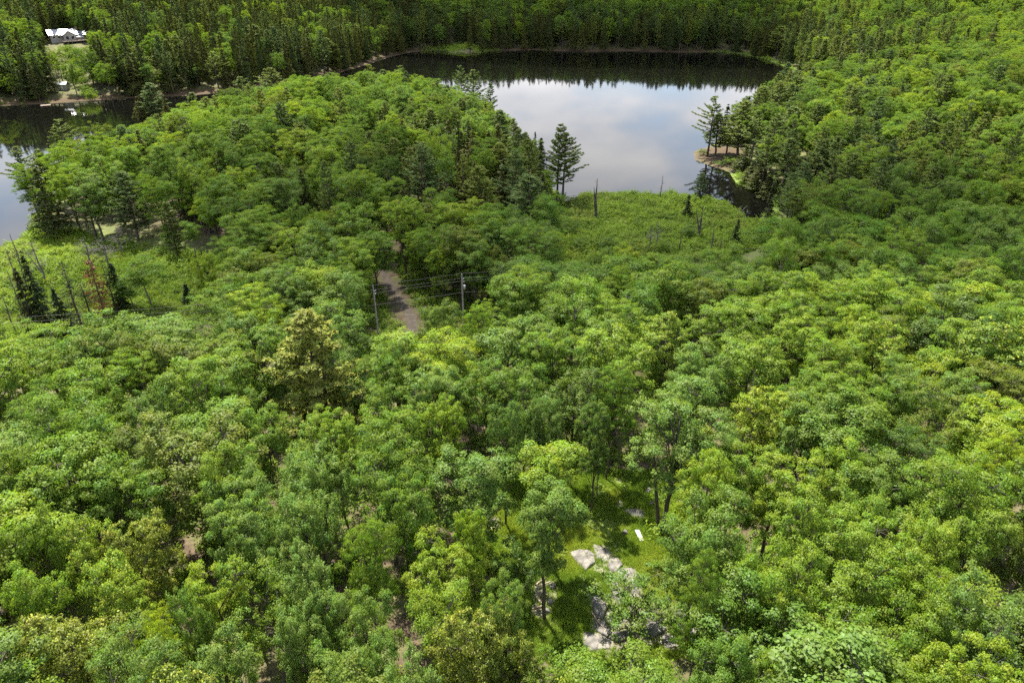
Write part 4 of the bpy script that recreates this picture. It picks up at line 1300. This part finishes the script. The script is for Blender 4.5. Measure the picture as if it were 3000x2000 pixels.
# ------------------------------------------------------------------ masses: one object each, its members set out on points
def mass_object(name, meshes, P, which, rot, scl, tint, label):
    col = bpy.data.collections.new(name + '_members')
    for k, me in enumerate(meshes):
        o = bpy.data.objects.new(f'{name}_member_{k:02d}', me)
        col.objects.link(o)
    me = bpy.data.meshes.new(name)
    n = len(P)
    me.vertices.add(n)
    me.vertices.foreach_set('co', np.asarray(P, np.float32).ravel())
    for an, ty, val in (('which', 'INT', np.asarray(which, np.int32)), ('tint', 'FLOAT', np.asarray(tint, np.float32))):
        a = me.attributes.new(an, ty, 'POINT'); a.data.foreach_set('value', val)
    for an, val in (('turn', np.column_stack([np.zeros(n), np.zeros(n), rot])), ('size', scl)):
        a = me.attributes.new(an, 'FLOAT_VECTOR', 'POINT'); a.data.foreach_set('vector', np.asarray(val, np.float32).ravel())
    me.update()
    ob = link(name, me)
    ng = bpy.data.node_groups.new(name, 'GeometryNodeTree')
    ng.interface.new_socket('Geometry', in_out='INPUT', socket_type='NodeSocketGeometry')
    ng.interface.new_socket('Geometry', in_out='OUTPUT', socket_type='NodeSocketGeometry')
    gi = ng.nodes.new('NodeGroupInput'); go = ng.nodes.new('NodeGroupOutput')
    ci = ng.nodes.new('GeometryNodeCollectionInfo')
    ci.inputs['Collection'].default_value = col
    ci.inputs['Separate Children'].default_value = True
    ci.inputs['Reset Children'].default_value = True
    ip = ng.nodes.new('GeometryNodeInstanceOnPoints')
    ip.inputs['Pick Instance'].default_value = True

    def named(nm, ty):
        q = ng.nodes.new('GeometryNodeInputNamedAttribute')
        q.data_type = ty
        q.inputs['Name'].default_value = nm
        return q.outputs['Attribute']
    er = ng.nodes.new('FunctionNodeEulerToRotation')
    ng.links.new(named('turn', 'FLOAT_VECTOR'), er.inputs[0])
    mp_ = ng.nodes.new('GeometryNodeMeshToPoints')
    ng.links.new(gi.outputs[0], mp_.inputs['Mesh'])
    ng.links.new(mp_.outputs['Points'], ip.inputs['Points'])
    ng.links.new(ci.outputs[0], ip.inputs['Instance'])
    ng.links.new(named('which', 'INT'), ip.inputs['Instance Index'])
    ng.links.new(er.outputs[0], ip.inputs['Rotation'])
    ng.links.new(named('size', 'FLOAT_VECTOR'), ip.inputs['Scale'])
    ng.links.new(ip.outputs[0], go.inputs[0])
    md = ob.modifiers.new('members', 'NODES')
    md.node_group = ng
    tag(ob, label, 'plants', kind='stuff')
    return ob


def forest_mass(name, ts, label):
    vs = sorted({t['var'] for t in ts})
    if not vs:
        return
    for v in vs:
        if 'whole' not in LIB[v]:
            LIB[v]['whole'] = whole_mesh(v)
    w = {v: i for i, v in enumerate(vs)}
    mass_object(name, [LIB[v]['whole'] for v in vs], [(t['x'], t['y'], t['z'] - .1) for t in ts], [w[t['var']] for t in ts], np.array([t['rot'] for t in ts]),
                np.array([(t['sx'], t['sx'], t['sz']) for t in ts]), [t['tint'] for t in ts], label)


forest_mass('broadleaf_forest', [t for t in mass if t['kind'] in ('maple_tree', 'aspen_tree', 'young_tree')], 'unbroken green broadleaf forest covering the hills round the lake')
forest_mass('conifer_forest', [t for t in mass if t['kind'] not in ('maple_tree', 'aspen_tree', 'young_tree')], 'dark conifer woods mixed into the hills round the lake')

# ------------------------------------------------------------------ rock slabs of the clearing
ROCKS = []


def slab(pts, h, label, seed, name='flat_rock', px=True, group='rock slabs of the clearing'):
    rg = np.random.default_rng(seed)
    W = np.array([hit(a, b) for a, b in pts]) if px else np.array(pts, float)
    ROCKS.append(W)
    c = W.mean(0)
    n = 36
    seg = np.vstack([W, W[:1]])
    ln = np.concatenate([[0], np.cumsum(np.hypot(*np.diff(seg, axis=0).T))])
    s = np.linspace(0, ln[-1], n, endpoint=False)
    out = np.column_stack([np.interp(s, ln, seg[:, 0]), np.interp(s, ln, seg[:, 1])])
    size = np.hypot(*(out - c).T).mean()
    nz = vnoise(out[:, 0] * 1.7, out[:, 1] * 1.7, seed) * .10 + rg.normal(size=n) * .03
    out = c + (out - c) * (1.15 + nz[:, None])
    V = []
    prof = [(1.06, -.35), (1.0, .15 * h), (.96, .62 * h), (.86, .86 * h), (.66, .97 * h), (.42, 1.0 * h), (.18, 1.02 * h)]
    for f, z in prof:
        p = c + (out - c) * f
        gz = ground(p[:, 0], p[:, 1]) if f > .9 else None
        g0 = ground(p[:, 0], p[:, 1])
        bump = (vnoise(p[:, 0] * 1.2, p[:, 1] * 1.2, seed + 5) * .16 + vnoise(p[:, 0] * 3.1, p[:, 1] * 3.1, seed + 6) * .06) * min(1, h * 3) * (1 if z > .5 * h else .3)
        V.append(np.column_stack([p, g0 + z + bump - .02]))
    V.append(np.array([[c[0], c[1], g1(*c) + 1.02 * h - .02]]))
    V = np.concatenate(V)
    org = np.array([c[0], c[1], g1(*c)])
    k = len(prof)
    i = np.arange(k - 1)[:, None] * n; j = np.arange(n)[None, :]; j2 = (j + 1) % n
    Fq = np.stack([i + j, i + j2, i + n + j2, i + n + j], -1).reshape(-1, 4)
    b = (k - 1) * n
    Ft = np.column_stack([b + np.arange(n), b + (np.arange(n) + 1) % n, np.full(n, k * n)])
    me = np_mesh(name, V - org, [Fq, Ft], ['granite'])
    o = link(name, me, loc=org)
    tag(o, label, 'rock', group)
    return o


slab([(1672, 1622), (1700, 1615), (1738, 1628), (1737, 1652), (1712, 1668), (1690, 1650)], .30, 'angular pale slab at the upper end of the bare rock', 1)
slab([(1740, 1600), (1765, 1600), (1790, 1632), (1775, 1650), (1750, 1635)], .10, 'worn flat rock strip running up into the grass', 2)
slab([(1788, 1638), (1812, 1640), (1822, 1660), (1800, 1678), (1780, 1662)], .22, 'rounded pale rock just below the worn strip', 3)
slab([(1812, 1672), (1850, 1668), (1866, 1690), (1845, 1712), (1810, 1700)], .18, 'broken pale slab above the spreading sapling', 4)
slab([(1795, 1690), (1812, 1712), (1830, 1760), (1815, 1775), (1796, 1740)], .22, 'long narrow pale slab hidden by sapling leaves', 5)
slab([(1842, 1710), (1868, 1705), (1872, 1750), (1852, 1785), (1838, 1750)], .2, 'pale upright slab behind the sapling stems', 6)
slab([(1735, 1758), (1768, 1755), (1775, 1790), (1765, 1812), (1742, 1808)], .35, 'grey block at the grass edge beside the sapling', 7)
slab([(1742, 1820), (1768, 1822), (1788, 1858), (1776, 1868), (1750, 1850)], .3, 'wedge-shaped pale slab below the grey block', 8)
slab([(1712, 1855), (1760, 1862), (1784, 1878), (1782, 1900), (1730, 1908), (1710, 1885)], .14, 'flat grey slab in the shade at the bottom of the clearing', 9)
slab([(1784, 1856), (1835, 1852), (1850, 1870), (1815, 1882), (1785, 1876)], .22, 'low pale ledge under the front of the sapling', 10)
slab([(1880, 1800), (1925, 1810), (1945, 1845), (1905, 1870), (1872, 1840)], .3, 'cracked pale slab at the foot of the sapling', 11)
slab([(1940, 1860), (1975, 1868), (1985, 1892), (1950, 1900)], .2, 'small pale slab in the leaves below the sapling', 12)
slab([(1988, 1800), (2035, 1790), (2060, 1820), (2052, 1862), (2010, 1868), (1985, 1840)], .4, 'broad pale slab at the maple edge of the clearing', 13)
slab([(2005, 1762), (2050, 1752), (2062, 1782), (2030, 1796), (2004, 1785)], .4, 'humped pale boulder above the broad slab', 14)
slab([(1826, 1492), (1870, 1494), (1892, 1508), (1884, 1520), (1845, 1512)], .16, 'white slab lying in bright grass above the board', 15)
slab([(1800, 1478), (1825, 1478), (1832, 1488), (1810, 1490)], .12, 'small broken rock at the tip of the white grass slab', 16)
for k, (a, b, r, lb) in enumerate([(1898, 1440, 8, 'small pale boulder in the grass by the two-stemmed tree'), (1831, 1564, 7, 'little pale stone in the grass before the board'), (1907, 1482, 6, 'little stone between the slab and the two-stemmed tree'), (1817, 1477, 6, 'little round stone on top of the broken rock'), (1618, 1722, 9, 'dark boulder in the brush pile'), (1612, 1768, 9, 'grey boulder at the lower end of the brush pile'), (1604, 1795, 7, 'pale stone beside the foot of the bare-stemmed tree')]):
    slab([(a - r, b), (a - r * .3, b - r * .7), (a + r * .8, b - r * .5), (a + r, b + r * .3), (a + r * .2, b + r * .8), (a - r * .7, b + r * .6)], .38, lb, 40 + k, 'boulder', group='loose stones of the clearing')

# the white board lying in the grass
bx, by = BOARD
bw = [np.array(hit(a, b)) for a, b in [(1859, 1560), (1871, 1559), (1886, 1587), (1874, 1590)]]
bc = sum(bw) / 4
bz = max(g1(*p) for p in bw) + .17
bm = bmesh.new()
lo = [bm.verts.new((p[0] - bc[0], p[1] - bc[1], -.03)) for p in bw]
hi = [bm.verts.new((p[0] - bc[0], p[1] - bc[1], .03)) for p in bw]
bm.faces.new(hi); bm.faces.new(lo[::-1])
for k in range(4):
    bm.faces.new((lo[k], lo[(k + 1) % 4], hi[(k + 1) % 4], hi[k]))
bmesh.ops.recalc_face_normals(bm, faces=bm.faces)
me = bpy.data.meshes.new('white_board'); bm.to_mesh(me); bm.free(); me.materials.append(MATS['white_paint'])
tag(link('white_board', me, loc=(bc[0], bc[1], bz)), 'flat white board lying in the sunny grass', 'board')

# brush pile: single logs
LOGS = [((1568, 1718), (1606, 1690), .07, 'thin grey branch at the top of the brush pile'), ((1572, 1728), (1612, 1712), .09, 'grey log under the topmost branch of the brush pile'), ((1562, 1742), (1604, 1752), .08, 'crooked grey log across the middle of the brush pile'),
        ((1570, 1752), (1590, 1776), .10, 'short thick log standing out of the brush pile'), ((1556, 1790), (1600, 1778), .08, 'long brown log near the bottom of the brush pile'), ((1558, 1800), (1596, 1790), .07, 'lowest brown log of the brush pile'),
        ((1575, 1760), (1618, 1750), .06, 'straight pale pole lying over the brush pile'), ((1732, 1802), (1782, 1862), .05, 'dead branch lying across the rock slabs')]
for k, (a, b, r, lb) in enumerate(LOGS):
    p, q = np.array(hit(*a)), np.array(hit(*b))
    rg = np.random.default_rng(90 + k)
    T = Tubes()
    s = np.linspace(0, 1, 6)[:, None]
    P2 = p + (q - p) * s + rg.normal(size=(6, 2)) * .05
    z = ground(P2[:, 0], P2[:, 1]) + r + .08 * (k % 3) + .04 + .12 * (k == 7)
    o0 = np.array([p[0], p[1], z[0]])
    T.add(np.column_stack([P2, z]) - o0, r * np.array([1.1, 1.05, 1, .95, .85, .7]), 7)
    tv, tf = T.get()
    tag(link('log', np_mesh('log', tv, [tf], ['log_wood'], smooth_shade=True), loc=o0), lb, 'log', 'logs of the clearing')

# ------------------------------------------------------------------ power line
P1, P2_ = None, None


def pole_at(px, py, d):
    r = ray(px, py)
    t = d / r[1]
    return r[0] * t, d, CAM_H + r[2] * t


pp1 = pole_at(1353, 805, 100.0)
pp2 = pole_at(1093, 840, 94.0)
pp0 = (-112.0, 86.0, 11.0)
pp3 = (45.0, 108.0, 14.5)


def box(name, lo, hi, m, parent=None, loc=None):
    x0, y0, z0 = lo; x1, y1, z1 = hi
    V = np.array([[x0, y0, z0], [x1, y0, z0], [x1, y1, z0], [x0, y1, z0], [x0, y0, z1], [x1, y0, z1], [x1, y1, z1], [x0, y1, z1]], float)
    F = np.array([[3, 2, 1, 0], [4, 5, 6, 7], [0, 1, 5, 4], [1, 2, 6, 5], [2, 3, 7, 6], [3, 0, 4, 7]])
    return link(name, np_mesh(name, V, [F], [m]), parent, loc)


def pole(top, label, gadget=False):
    x, y, zt = top
    zg = g1(x, y)
    h = zt - zg
    root = bpy.data.objects.new('utility_pole', None); COL.objects.link(root)
    root.location = (x, y, zg)
    tag(root, label, 'pole', 'poles of the power line')
    T = Tubes(); T.add([[0, 0, -1], [0, 0, h * .5], [0, 0, h]], [.17, .15, .115], 10)
    v, f = T.get(); link('shaft', np_mesh('shaft', v, [f], ['pole_wood'], smooth_shade=True), root)
    for zz, xx in ((h + .22, 0), (h - .55, .28), (h - 1.05, .28)):
        T = Tubes(); T.add([[xx, 0, zz - .2], [xx, 0, zz - .1], [xx, 0, zz], [xx, 0, zz + .05]], [.05, .08, .07, .03], 8)
        v, f = T.get(); link('insulator', np_mesh('insulator', v, [f], ['porcelain'], smooth_shade=True), root)
    for zz in (h - .68, h - 1.18):
        box('bracket', (-.02, -.035, zz - .03), (.33, .035, zz + .03), 'galvanised', root)
    if gadget:
        T = Tubes(); T.add([[.36, 0, h - 2.6], [.36, 0, h - 2.55], [.36, 0, h - 1.8], [.36, 0, h - 1.74]], [.05, .2, .2, .05], 12)
        v, f = T.get(); link('transformer', np_mesh('transformer', v, [f], ['galvanised'], smooth_shade=True), root)
    return root


pole(pp1, 'weathered wooden utility pole with a transformer standing clear of the trees', True)
pole(pp2, 'grey wooden utility pole half hidden by a yellowish tree beside the road')
SPAN = [pp0, pp2, pp1, pp3]
WIRES = [((0, 0, .25), 'topmost power line wire crossing in front of the marsh'), ((.28, 0, -.5), 'second power line wire from the top'), ((.28, 0, -1.0), 'third power line wire from the top'), ((.17, .02, -3.0), 'lowest power line wire, slack telephone cable')]
for (ox, oy, oz), lb in WIRES:
    pts = []
    for a, b in zip(SPAN[:-1], SPAN[1:]):
        a = np.array(a) + (ox, oy, oz); b = np.array(b) + (ox, oy, oz)
        L_ = np.linalg.norm(b - a)
        for s in np.linspace(0, 1, 15)[(0 if not pts else 1):]:
            q = a + (b - a) * s
            q[2] -= 4 * s * (1 - s) * L_ * L_ * .00022 * (1.25 if oz < -2 else 1)
            pts.append(q)
    T = Tubes(); T.add(np.array(pts), .016 if oz > -2 else .019, 5)
    v, f = T.get()
    tag(link('power_line_wire', np_mesh('power_line_wire', v, [f], ['wire_metal'], smooth_shade=True)), lb, 'wire', 'wires of the power line')


# ------------------------------------------------------------------ cottage and shed across the narrows
def gable(name, lo, hi, zb, zr, m, parent, along='x', th=.18):
    """a pitched roof with thickness; ridge along x or y"""
    (x0, y0), (x1, y1) = lo, hi
    if along == 'x':
        ym = (y0 + y1) / 2
        pr = [(y0, zb), (ym, zr), (y1, zb), (y1, zb + th), (ym, zr + th * 1.15), (y0, zb + th)]
        V = [(x, a, b) for x in (x0, x1) for a, b in pr]
    else:
        xm = (x0 + x1) / 2
        pr = [(x0, zb), (xm, zr), (x1, zb), (x1, zb + th), (xm, zr + th * 1.15), (x0, zb + th)]
        V = [(a, y, b) for y in (y0, y1) for a, b in pr]
    F = [[0, 1, 7, 6], [1, 2, 8, 7], [2, 3, 9, 8], [3, 4, 10, 9], [4, 5, 11, 10], [5, 0, 6, 11], [0, 1, 4, 5], [1, 2, 3, 4], [6, 7, 10, 11], [7, 8, 9, 10]]
    bm = bmesh.new()
    vs = [bm.verts.new(v) for v in V]
    for f in F:
        bm.faces.new([vs[k] for k in f])
    bmesh.ops.recalc_face_normals(bm, faces=bm.faces)
    me = bpy.data.meshes.new(name); bm.to_mesh(me); bm.free(); me.materials.append(MATS[m])
    return link(name, me, parent)


def gable_wall(name, x0, x1, y0, y1, h, hr, m, parent):
    """walls with gable ends, ridge along y"""
    xm = (x0 + x1) / 2
    pr = [(x0, -1.5), (x1, -1.5), (x1, h), (xm, hr), (x0, h)]
    bm = bmesh.new()
    a = [bm.verts.new((p, y0, q)) for p, q in pr]; b = [bm.verts.new((p, y1, q)) for p, q in pr]
    bm.faces.new(a); bm.faces.new(b[::-1])
    for k in range(5):
        bm.faces.new((a[k], a[(k + 1) % 5], b[(k + 1) % 5], b[k]))
    bmesh.ops.recalc_face_normals(bm, faces=bm.faces)
    me = bpy.data.meshes.new(name); bm.to_mesh(me); bm.free(); me.materials.append(MATS[m])
    return link(name, me, parent)


hx, hy = HOUSE
yaw = math.atan2(-hx, hy)
house = bpy.data.objects.new('lakeside_cottage', None); COL.objects.link(house)
house.location = (hx, hy, g1(hx, hy) + .9); house.rotation_euler = (0, 0, yaw + R(8))
tag(house, 'cottage with bright metal roofs and a deck on the far wooded slope', 'cottage')
box('wall', (-9.5, 0, -2), (4.5, 8, 2.8), 'siding', house)
gable('roof', (-10.2, -.7), (5.2, 8.7), 2.7, 5.4, 'roof_metal', house)
gable_wall('front_gable', -3.2, 3.2, -4.2, .4, 2.6, 4.7, 'siding', house)
gable('gable_roof', (-3.9, -4.9), (3.9, 3.6), 2.45, 5.0, 'roof_metal', house, 'y')
box('side_wing', (4.5, 1, -2), (10.5, 7.5, 2.2), 'siding', house)
gable('wing_roof', (4.3, .4), (11.1, 8.1), 2.15, 4.1, 'shed_metal', house)
ch = box('chimney', (5.4, 5.4, 2), (6.4, 6.4, 6.2), 'brick_red', house)
box('chimney_cap', (5.25, 5.25, 6.2), (6.55, 6.55, 6.4), 'siding', ch)
for x0 in (-8.4, -5.6):
    w = box('window', (x0, -.06, .9), (x0 + 1.5, .02, 2.1), 'white_paint', house)
    box('pane', (x0 + .12, -.09, 1.02), (x0 + 1.38, -.05, 1.98), 'glass_dark', w)
for x0 in (-2.2, .6):
    w = box('window', (x0, -4.26, .5), (x0 + 1.7, -4.18, 2.3), 'white_paint', house)
    box('pane', (x0 + .12, -4.29, .62), (x0 + 1.58, -4.25, 2.18), 'glass_dark', w)
w = box('door', (5.6, .92, -.1), (6.6, 1.02, 2.0), 'white_paint', house)
box('pane', (5.75, .9, 1.0), (6.45, .93, 1.85), 'glass_dark', w)
box('deck', (-4.5, -8.6, -.45), (11, -4.25, -.2), 'deck_wood', house)
box('deck_side', (3.3, -4.2, -.45), (11, .9, -.2), 'deck_wood', house)
for x0 in np.linspace(-4.4, 10.9, 8):
    box('post', (x0 - .07, -8.58, -3), (x0 + .07, -8.44, .8), 'deck_wood', house)
box('handrail', (-4.5, -8.62, .8), (11, -8.4, .92), 'deck_wood', house)
um = bpy.data.objects.new('patio_umbrella', None); COL.objects.link(um)
um.location = house.matrix_basis @ Vector((4.8, -6.6, -.2))
tag(um, 'white open patio umbrella on the cottage deck', 'umbrella')
T = Tubes(); T.add([[0, 0, 0], [0, 0, 2.5]], .04, 8); v, f = T.get(); link('pole', np_mesh('pole', v, [f], ['galvanised']), um)
an = np.linspace(0, 2 * np.pi, 8, endpoint=False)
V = np.vstack([np.column_stack([np.cos(an) * 2.0, np.sin(an) * 2.0, np.full(8, 1.95)]), np.column_stack([np.cos(an) * 1.1, np.sin(an) * 1.1, np.full(8, 2.33)]), [[0, 0, 2.55]]])
Fq = np.array([[k, (k + 1) % 8, 8 + (k + 1) % 8, 8 + k] for k in range(8)]); Ft = np.array([[8 + k, 8 + (k + 1) % 8, 16] for k in range(8)])
link('canopy', np_mesh('canopy', V, [Fq, Ft], ['canvas']), um)
# drive behind the cottage
dv = [hit(165, 96), hit(185, 86), hit(200, 74), hit(212, 72), hit(196, 82), hit(180, 95)]
c = np.mean(dv, 0)
V = np.array([[*p, g1(*p) + .25] for p in dv] + [[c[0], c[1], g1(*c) + .3]])
tag(link('gravel_drive', np_mesh('gravel_drive', V, [np.array([[k, (k + 1) % 6, 6] for k in range(6)])], ['gravel'])), kind='structure')

sx_, sy_ = SHED
shed = bpy.data.objects.new('shed', None); COL.objects.link(shed)
shed.location = (sx_, sy_, g1(sx_, sy_) + .1); shed.rotation_euler = (0, 0, yaw - R(24))
tag(shed, 'small shed with a pale metal roof among trees by the water', 'shed')
box('wall', (-2, -1.6, -1), (2, 1.6, 2.2), 'siding', shed)
gable('roof', (-2.4, -2.1), (2.4, 2.1), 2.1, 3.2, 'shed_metal', shed)
box('door', (-.5, -1.66, 0), (.5, -1.58, 1.95), 'white_paint', shed)
jx, jy = at(134, 309, .3)
jetty = bpy.data.objects.new('jetty', None); COL.objects.link(jetty)
jetty.location = (jx, jy, .35); jetty.rotation_euler = (0, 0, yaw)
tag(jetty, 'small plank jetty at the far waterline below the shed', 'jetty')
for k in range(8):
    box('plank', (-2 + k * .5, -1.6, 0), (-1.56 + k * .5, 1.8, .08), 'deck_wood', jetty)
for x0 in (-1.8, 1.6):
    box('post', (x0, -1.5, -2), (x0 + .2, -1.3, -.003), 'deck_wood', jetty)

# driftwood on the far shore
for k, (a, b, c_, d_, lb) in enumerate([(1240, 146, 1282, 149, 'pale driftwood log on the far shore'), (1262, 140, 1290, 150, 'slanting pale driftwood trunk on the far shore beside the log'), (2170, 622, 2190, 604, 'white dead limb sticking out of the dark inlet'), (2188, 648, 2180, 630, 'short white dead limb at the marsh side of the inlet')]):
    p, q = at(a, b, .2), at(c_, d_, .9)
    T = Tubes()
    pts = np.array([[*p, .1], [(p[0] + q[0]) / 2, (p[1] + q[1]) / 2, .75], [*q, 1.1]])
    T.add(pts - pts[0], [.2, .15, .06] if k < 2 else [.09, .07, .03], 6)
    v, f = T.get()
    tag(link('driftwood', np_mesh('driftwood', v, [f], ['dead_wood'], smooth_shade=True), loc=pts[0]), lb, 'driftwood', 'driftwood round the lake')

# ------------------------------------------------------------------ ground cover
def area_points(poly, n, rg, pad=0, keep=None):
    P = np.array(poly); lo, hi = P.min(0) - pad, P.max(0) + pad
    q = rg.uniform(lo, hi, (n, 2))
    s = sdist(poly, q[:, 0], q[:, 1])
    q = q[s < pad]
    if keep is not None:
        q = q[keep(q)]
    return q


rg = np.random.default_rng(31)
SHR = [shrub_mesh(f'shrub{k}', 900 + k, H=[.9, 1.3, .7, 1.1][k], Rr=[.9, .8, 1.1, 1.0][k]) for k in range(4)]
land = lambda q: (sdist(LAKE, q[:, 0], q[:, 1]) > .3) & (np.abs(q[:, 0]) < .85 * q[:, 1] + 15) & (np.min(np.hypot(q[:, None, 0] - rc[None, :, 0], q[:, None, 1] - rc[None, :, 1]), 1) > 2.4)
q1 = area_points(MARSH_R, 9000, rg, 5, land)
q2 = area_points(MARSH_L, 16000, rg, 5, land)
k2 = vnoise(q2[:, 0] / 6, q2[:, 1] / 6, 21) > -.15      # sedge lawns stay open between the bushes
q2 = q2[k2 | (rg.random(len(q2)) < .12)]
edge = np.array([[x, y] for x, y in rg.uniform((-70, 85), (10, 135), (1500, 2))])
edge = edge[land(edge)]
edge = edge[np.min(np.hypot(edge[:, None, 0] - rc[None, :, 0], edge[:, None, 1] - rc[None, :, 1]), 1) < 12]
shore = []
for a, b in zip(LAKE, LAKE[1:]):
    L_ = math.hypot(b[0] - a[0], b[1] - a[1])
    for s in np.arange(0, 1, .9 / max(L_, .9)):
        for _ in range(2):
            shore.append((a[0] + (b[0] - a[0]) * s + rg.normal() * 1.3, a[1] + (b[1] - a[1]) * s + rg.normal() * 1.3))
gpt = np.column_stack([rg.normal(GRASSPT[0], 11, 1500), rg.normal(GRASSPT[1] + 4, 5, 1500)])
shore = np.concatenate([np.array(shore), gpt])
shore = shore[(shore[:, 1] < 300) | (shore[:, 0] > 150) | (np.hypot(shore[:, 0] - GRASSPT[0], shore[:, 1] - GRASSPT[1]) < 32) | (rg.random(len(shore)) < .04)]
shore = shore[(sdist(LAKE, shore[:, 0], shore[:, 1]) > .2) & (np.abs(shore[:, 0]) < .85 * shore[:, 1] + 15) & (sdist(SPIT, shore[:, 0], shore[:, 1]) > 5)]
q = np.concatenate([q1, q2, edge, shore])
n = len(q)
s_ = rg.uniform(.5, 1.25, n) * (1 + .6 * vnoise(q[:, 0] / 4, q[:, 1] / 4, 62))
tn_ = np.clip(.5 + .4 * vnoise(q[:, 0] / 9, q[:, 1] / 9, 8) + rg.normal(size=n) * .15, 0, 1)
mass_object('marsh_shrubbery', SHR, np.column_stack([q, ground(q[:, 0], q[:, 1])]), rg.integers(0, 4, n), rg.uniform(0, 6.28, n), np.column_stack([s_, s_, s_ * rg.uniform(.7, 1.3, n)]), tn_, 'low bright green marsh bushes and sedge round the lake edge')

TUF = [tuft_mesh(f'tuft{k}', 950 + k) for k in range(3)]
bare = lambda q: np.min([sdist(W, q[:, 0], q[:, 1]) for W in ROCKS], 0) > .05
q = area_points(CLEAR, 26000, rg, 1.2, bare)
q = q[(np.min([sdist(P, q[:, 0], q[:, 1]) for P in STONY], 0) > 0) | (rg.random(len(q)) < .16)]
q = q[vnoise(q[:, 0] / 2.2, q[:, 1] / 2.2, 41) + rg.normal(size=len(q)) * .25 > -.55]
n = len(q)
s_ = rg.uniform(.5, 1.3, n) * (1 + .5 * vnoise(q[:, 0] / 3, q[:, 1] / 3, 6))
qa = area_points(MARSH_L, 14000, rg, 2, land)
na = len(qa); sa_ = rg.uniform(1.2, 2.4, na)
q = np.concatenate([q, qa]); s_ = np.concatenate([s_, sa_]); n += na
tn_ = np.clip(.4 + .5 * vnoise(q[:, 0] / 2.5, q[:, 1] / 2.5, 18) + rg.normal(size=n) * .15, 0, 1)
mass_object('grass', TUF, np.column_stack([q, ground(q[:, 0], q[:, 1])]), rg.integers(0, 3, n), rg.uniform(0, 6.28, n), np.column_stack([s_, s_, s_]), tn_, 'bright yellow green grass of the clearing and sedge marsh')

# weeds and seedlings on the forest floor
FERN = [shrub_mesh(f'fern{k}', 970 + k, H=.8, Rr=.7, n=150, leaf=.16, leaf_m='maple_leaves') for k in range(3)]
q = np.column_stack([rg.uniform(-75, 75, 9000), rg.uniform(22, 135, 9000)])
q = q[land(q) & (np.abs(q[:, 0]) < .8 * q[:, 1] + 8)]
c_ = sdist(CLEAR, q[:, 0], q[:, 1])
q = q[(c_ > 0) | (rg.random(len(q)) < .12)]
q = q[bare(q)]
n = len(q); s_ = rg.uniform(.5, 1.7, n)
mass_object('undergrowth', FERN, np.column_stack([q, ground(q[:, 0], q[:, 1])]), rg.integers(0, 3, n), rg.uniform(0, 6.28, n), np.column_stack([s_, s_, s_]), rg.uniform(.1, .6, n), 'knee-high green undergrowth on the forest floor')
print('TRIS', sum(len(m.loops) - 2 * len(m.polygons) for m in bpy.data.meshes))
print('TREES', len(trees), 'single', len(single), 'mass', len(mass), {k: sum(t['kind'] == k for t in single) for k in LIMIT})

# ------------------------------------------------------------------ two clouds overhead; their shadows lie on the middle distance and on the far shore
m, N, L, out = mat('cloud_vapour')
pv = N('ShaderNodeVolumePrincipled')
pv.inputs['Color'].default_value = (.98, .98, .99, 1)
pv.inputs['Density'].default_value = .034
L(pv.outputs[0], out.inputs['Volume'])
for k, (gx_, gy_, rx, ry, rz) in enumerate([(20, 140, 120, 58, 22), (70, 640, 185, 150, 60)]):
    c = Vector((gx_, gy_, 5)) + to_sun * (700 / to_sun.z)
    bm = bmesh.new()
    bmesh.ops.create_icosphere(bm, subdivisions=4, radius=1)
    for v in bm.verts:
        p = np.array(v.co)
        a = float(vnoise(np.array([p[0] * 2.2 + 7 * k]), np.array([p[1] * 2.2 + p[2]]), 50)[0] * .22 + vnoise(np.array([p[0] * 5]), np.array([p[1] * 5 + p[2] * 3]), 51)[0] * .1)
        v.co *= 1 + a
        v.co = Vector((v.co.x * rx, v.co.y * ry, v.co.z * rz * (1 if v.co.z > 0 else .5)))
    me = bpy.data.meshes.new('cloud'); bm.to_mesh(me); bm.free(); me.materials.append(MATS['cloud_vapour'])
    tag(link('cloud', me, loc=c), kind='structure')
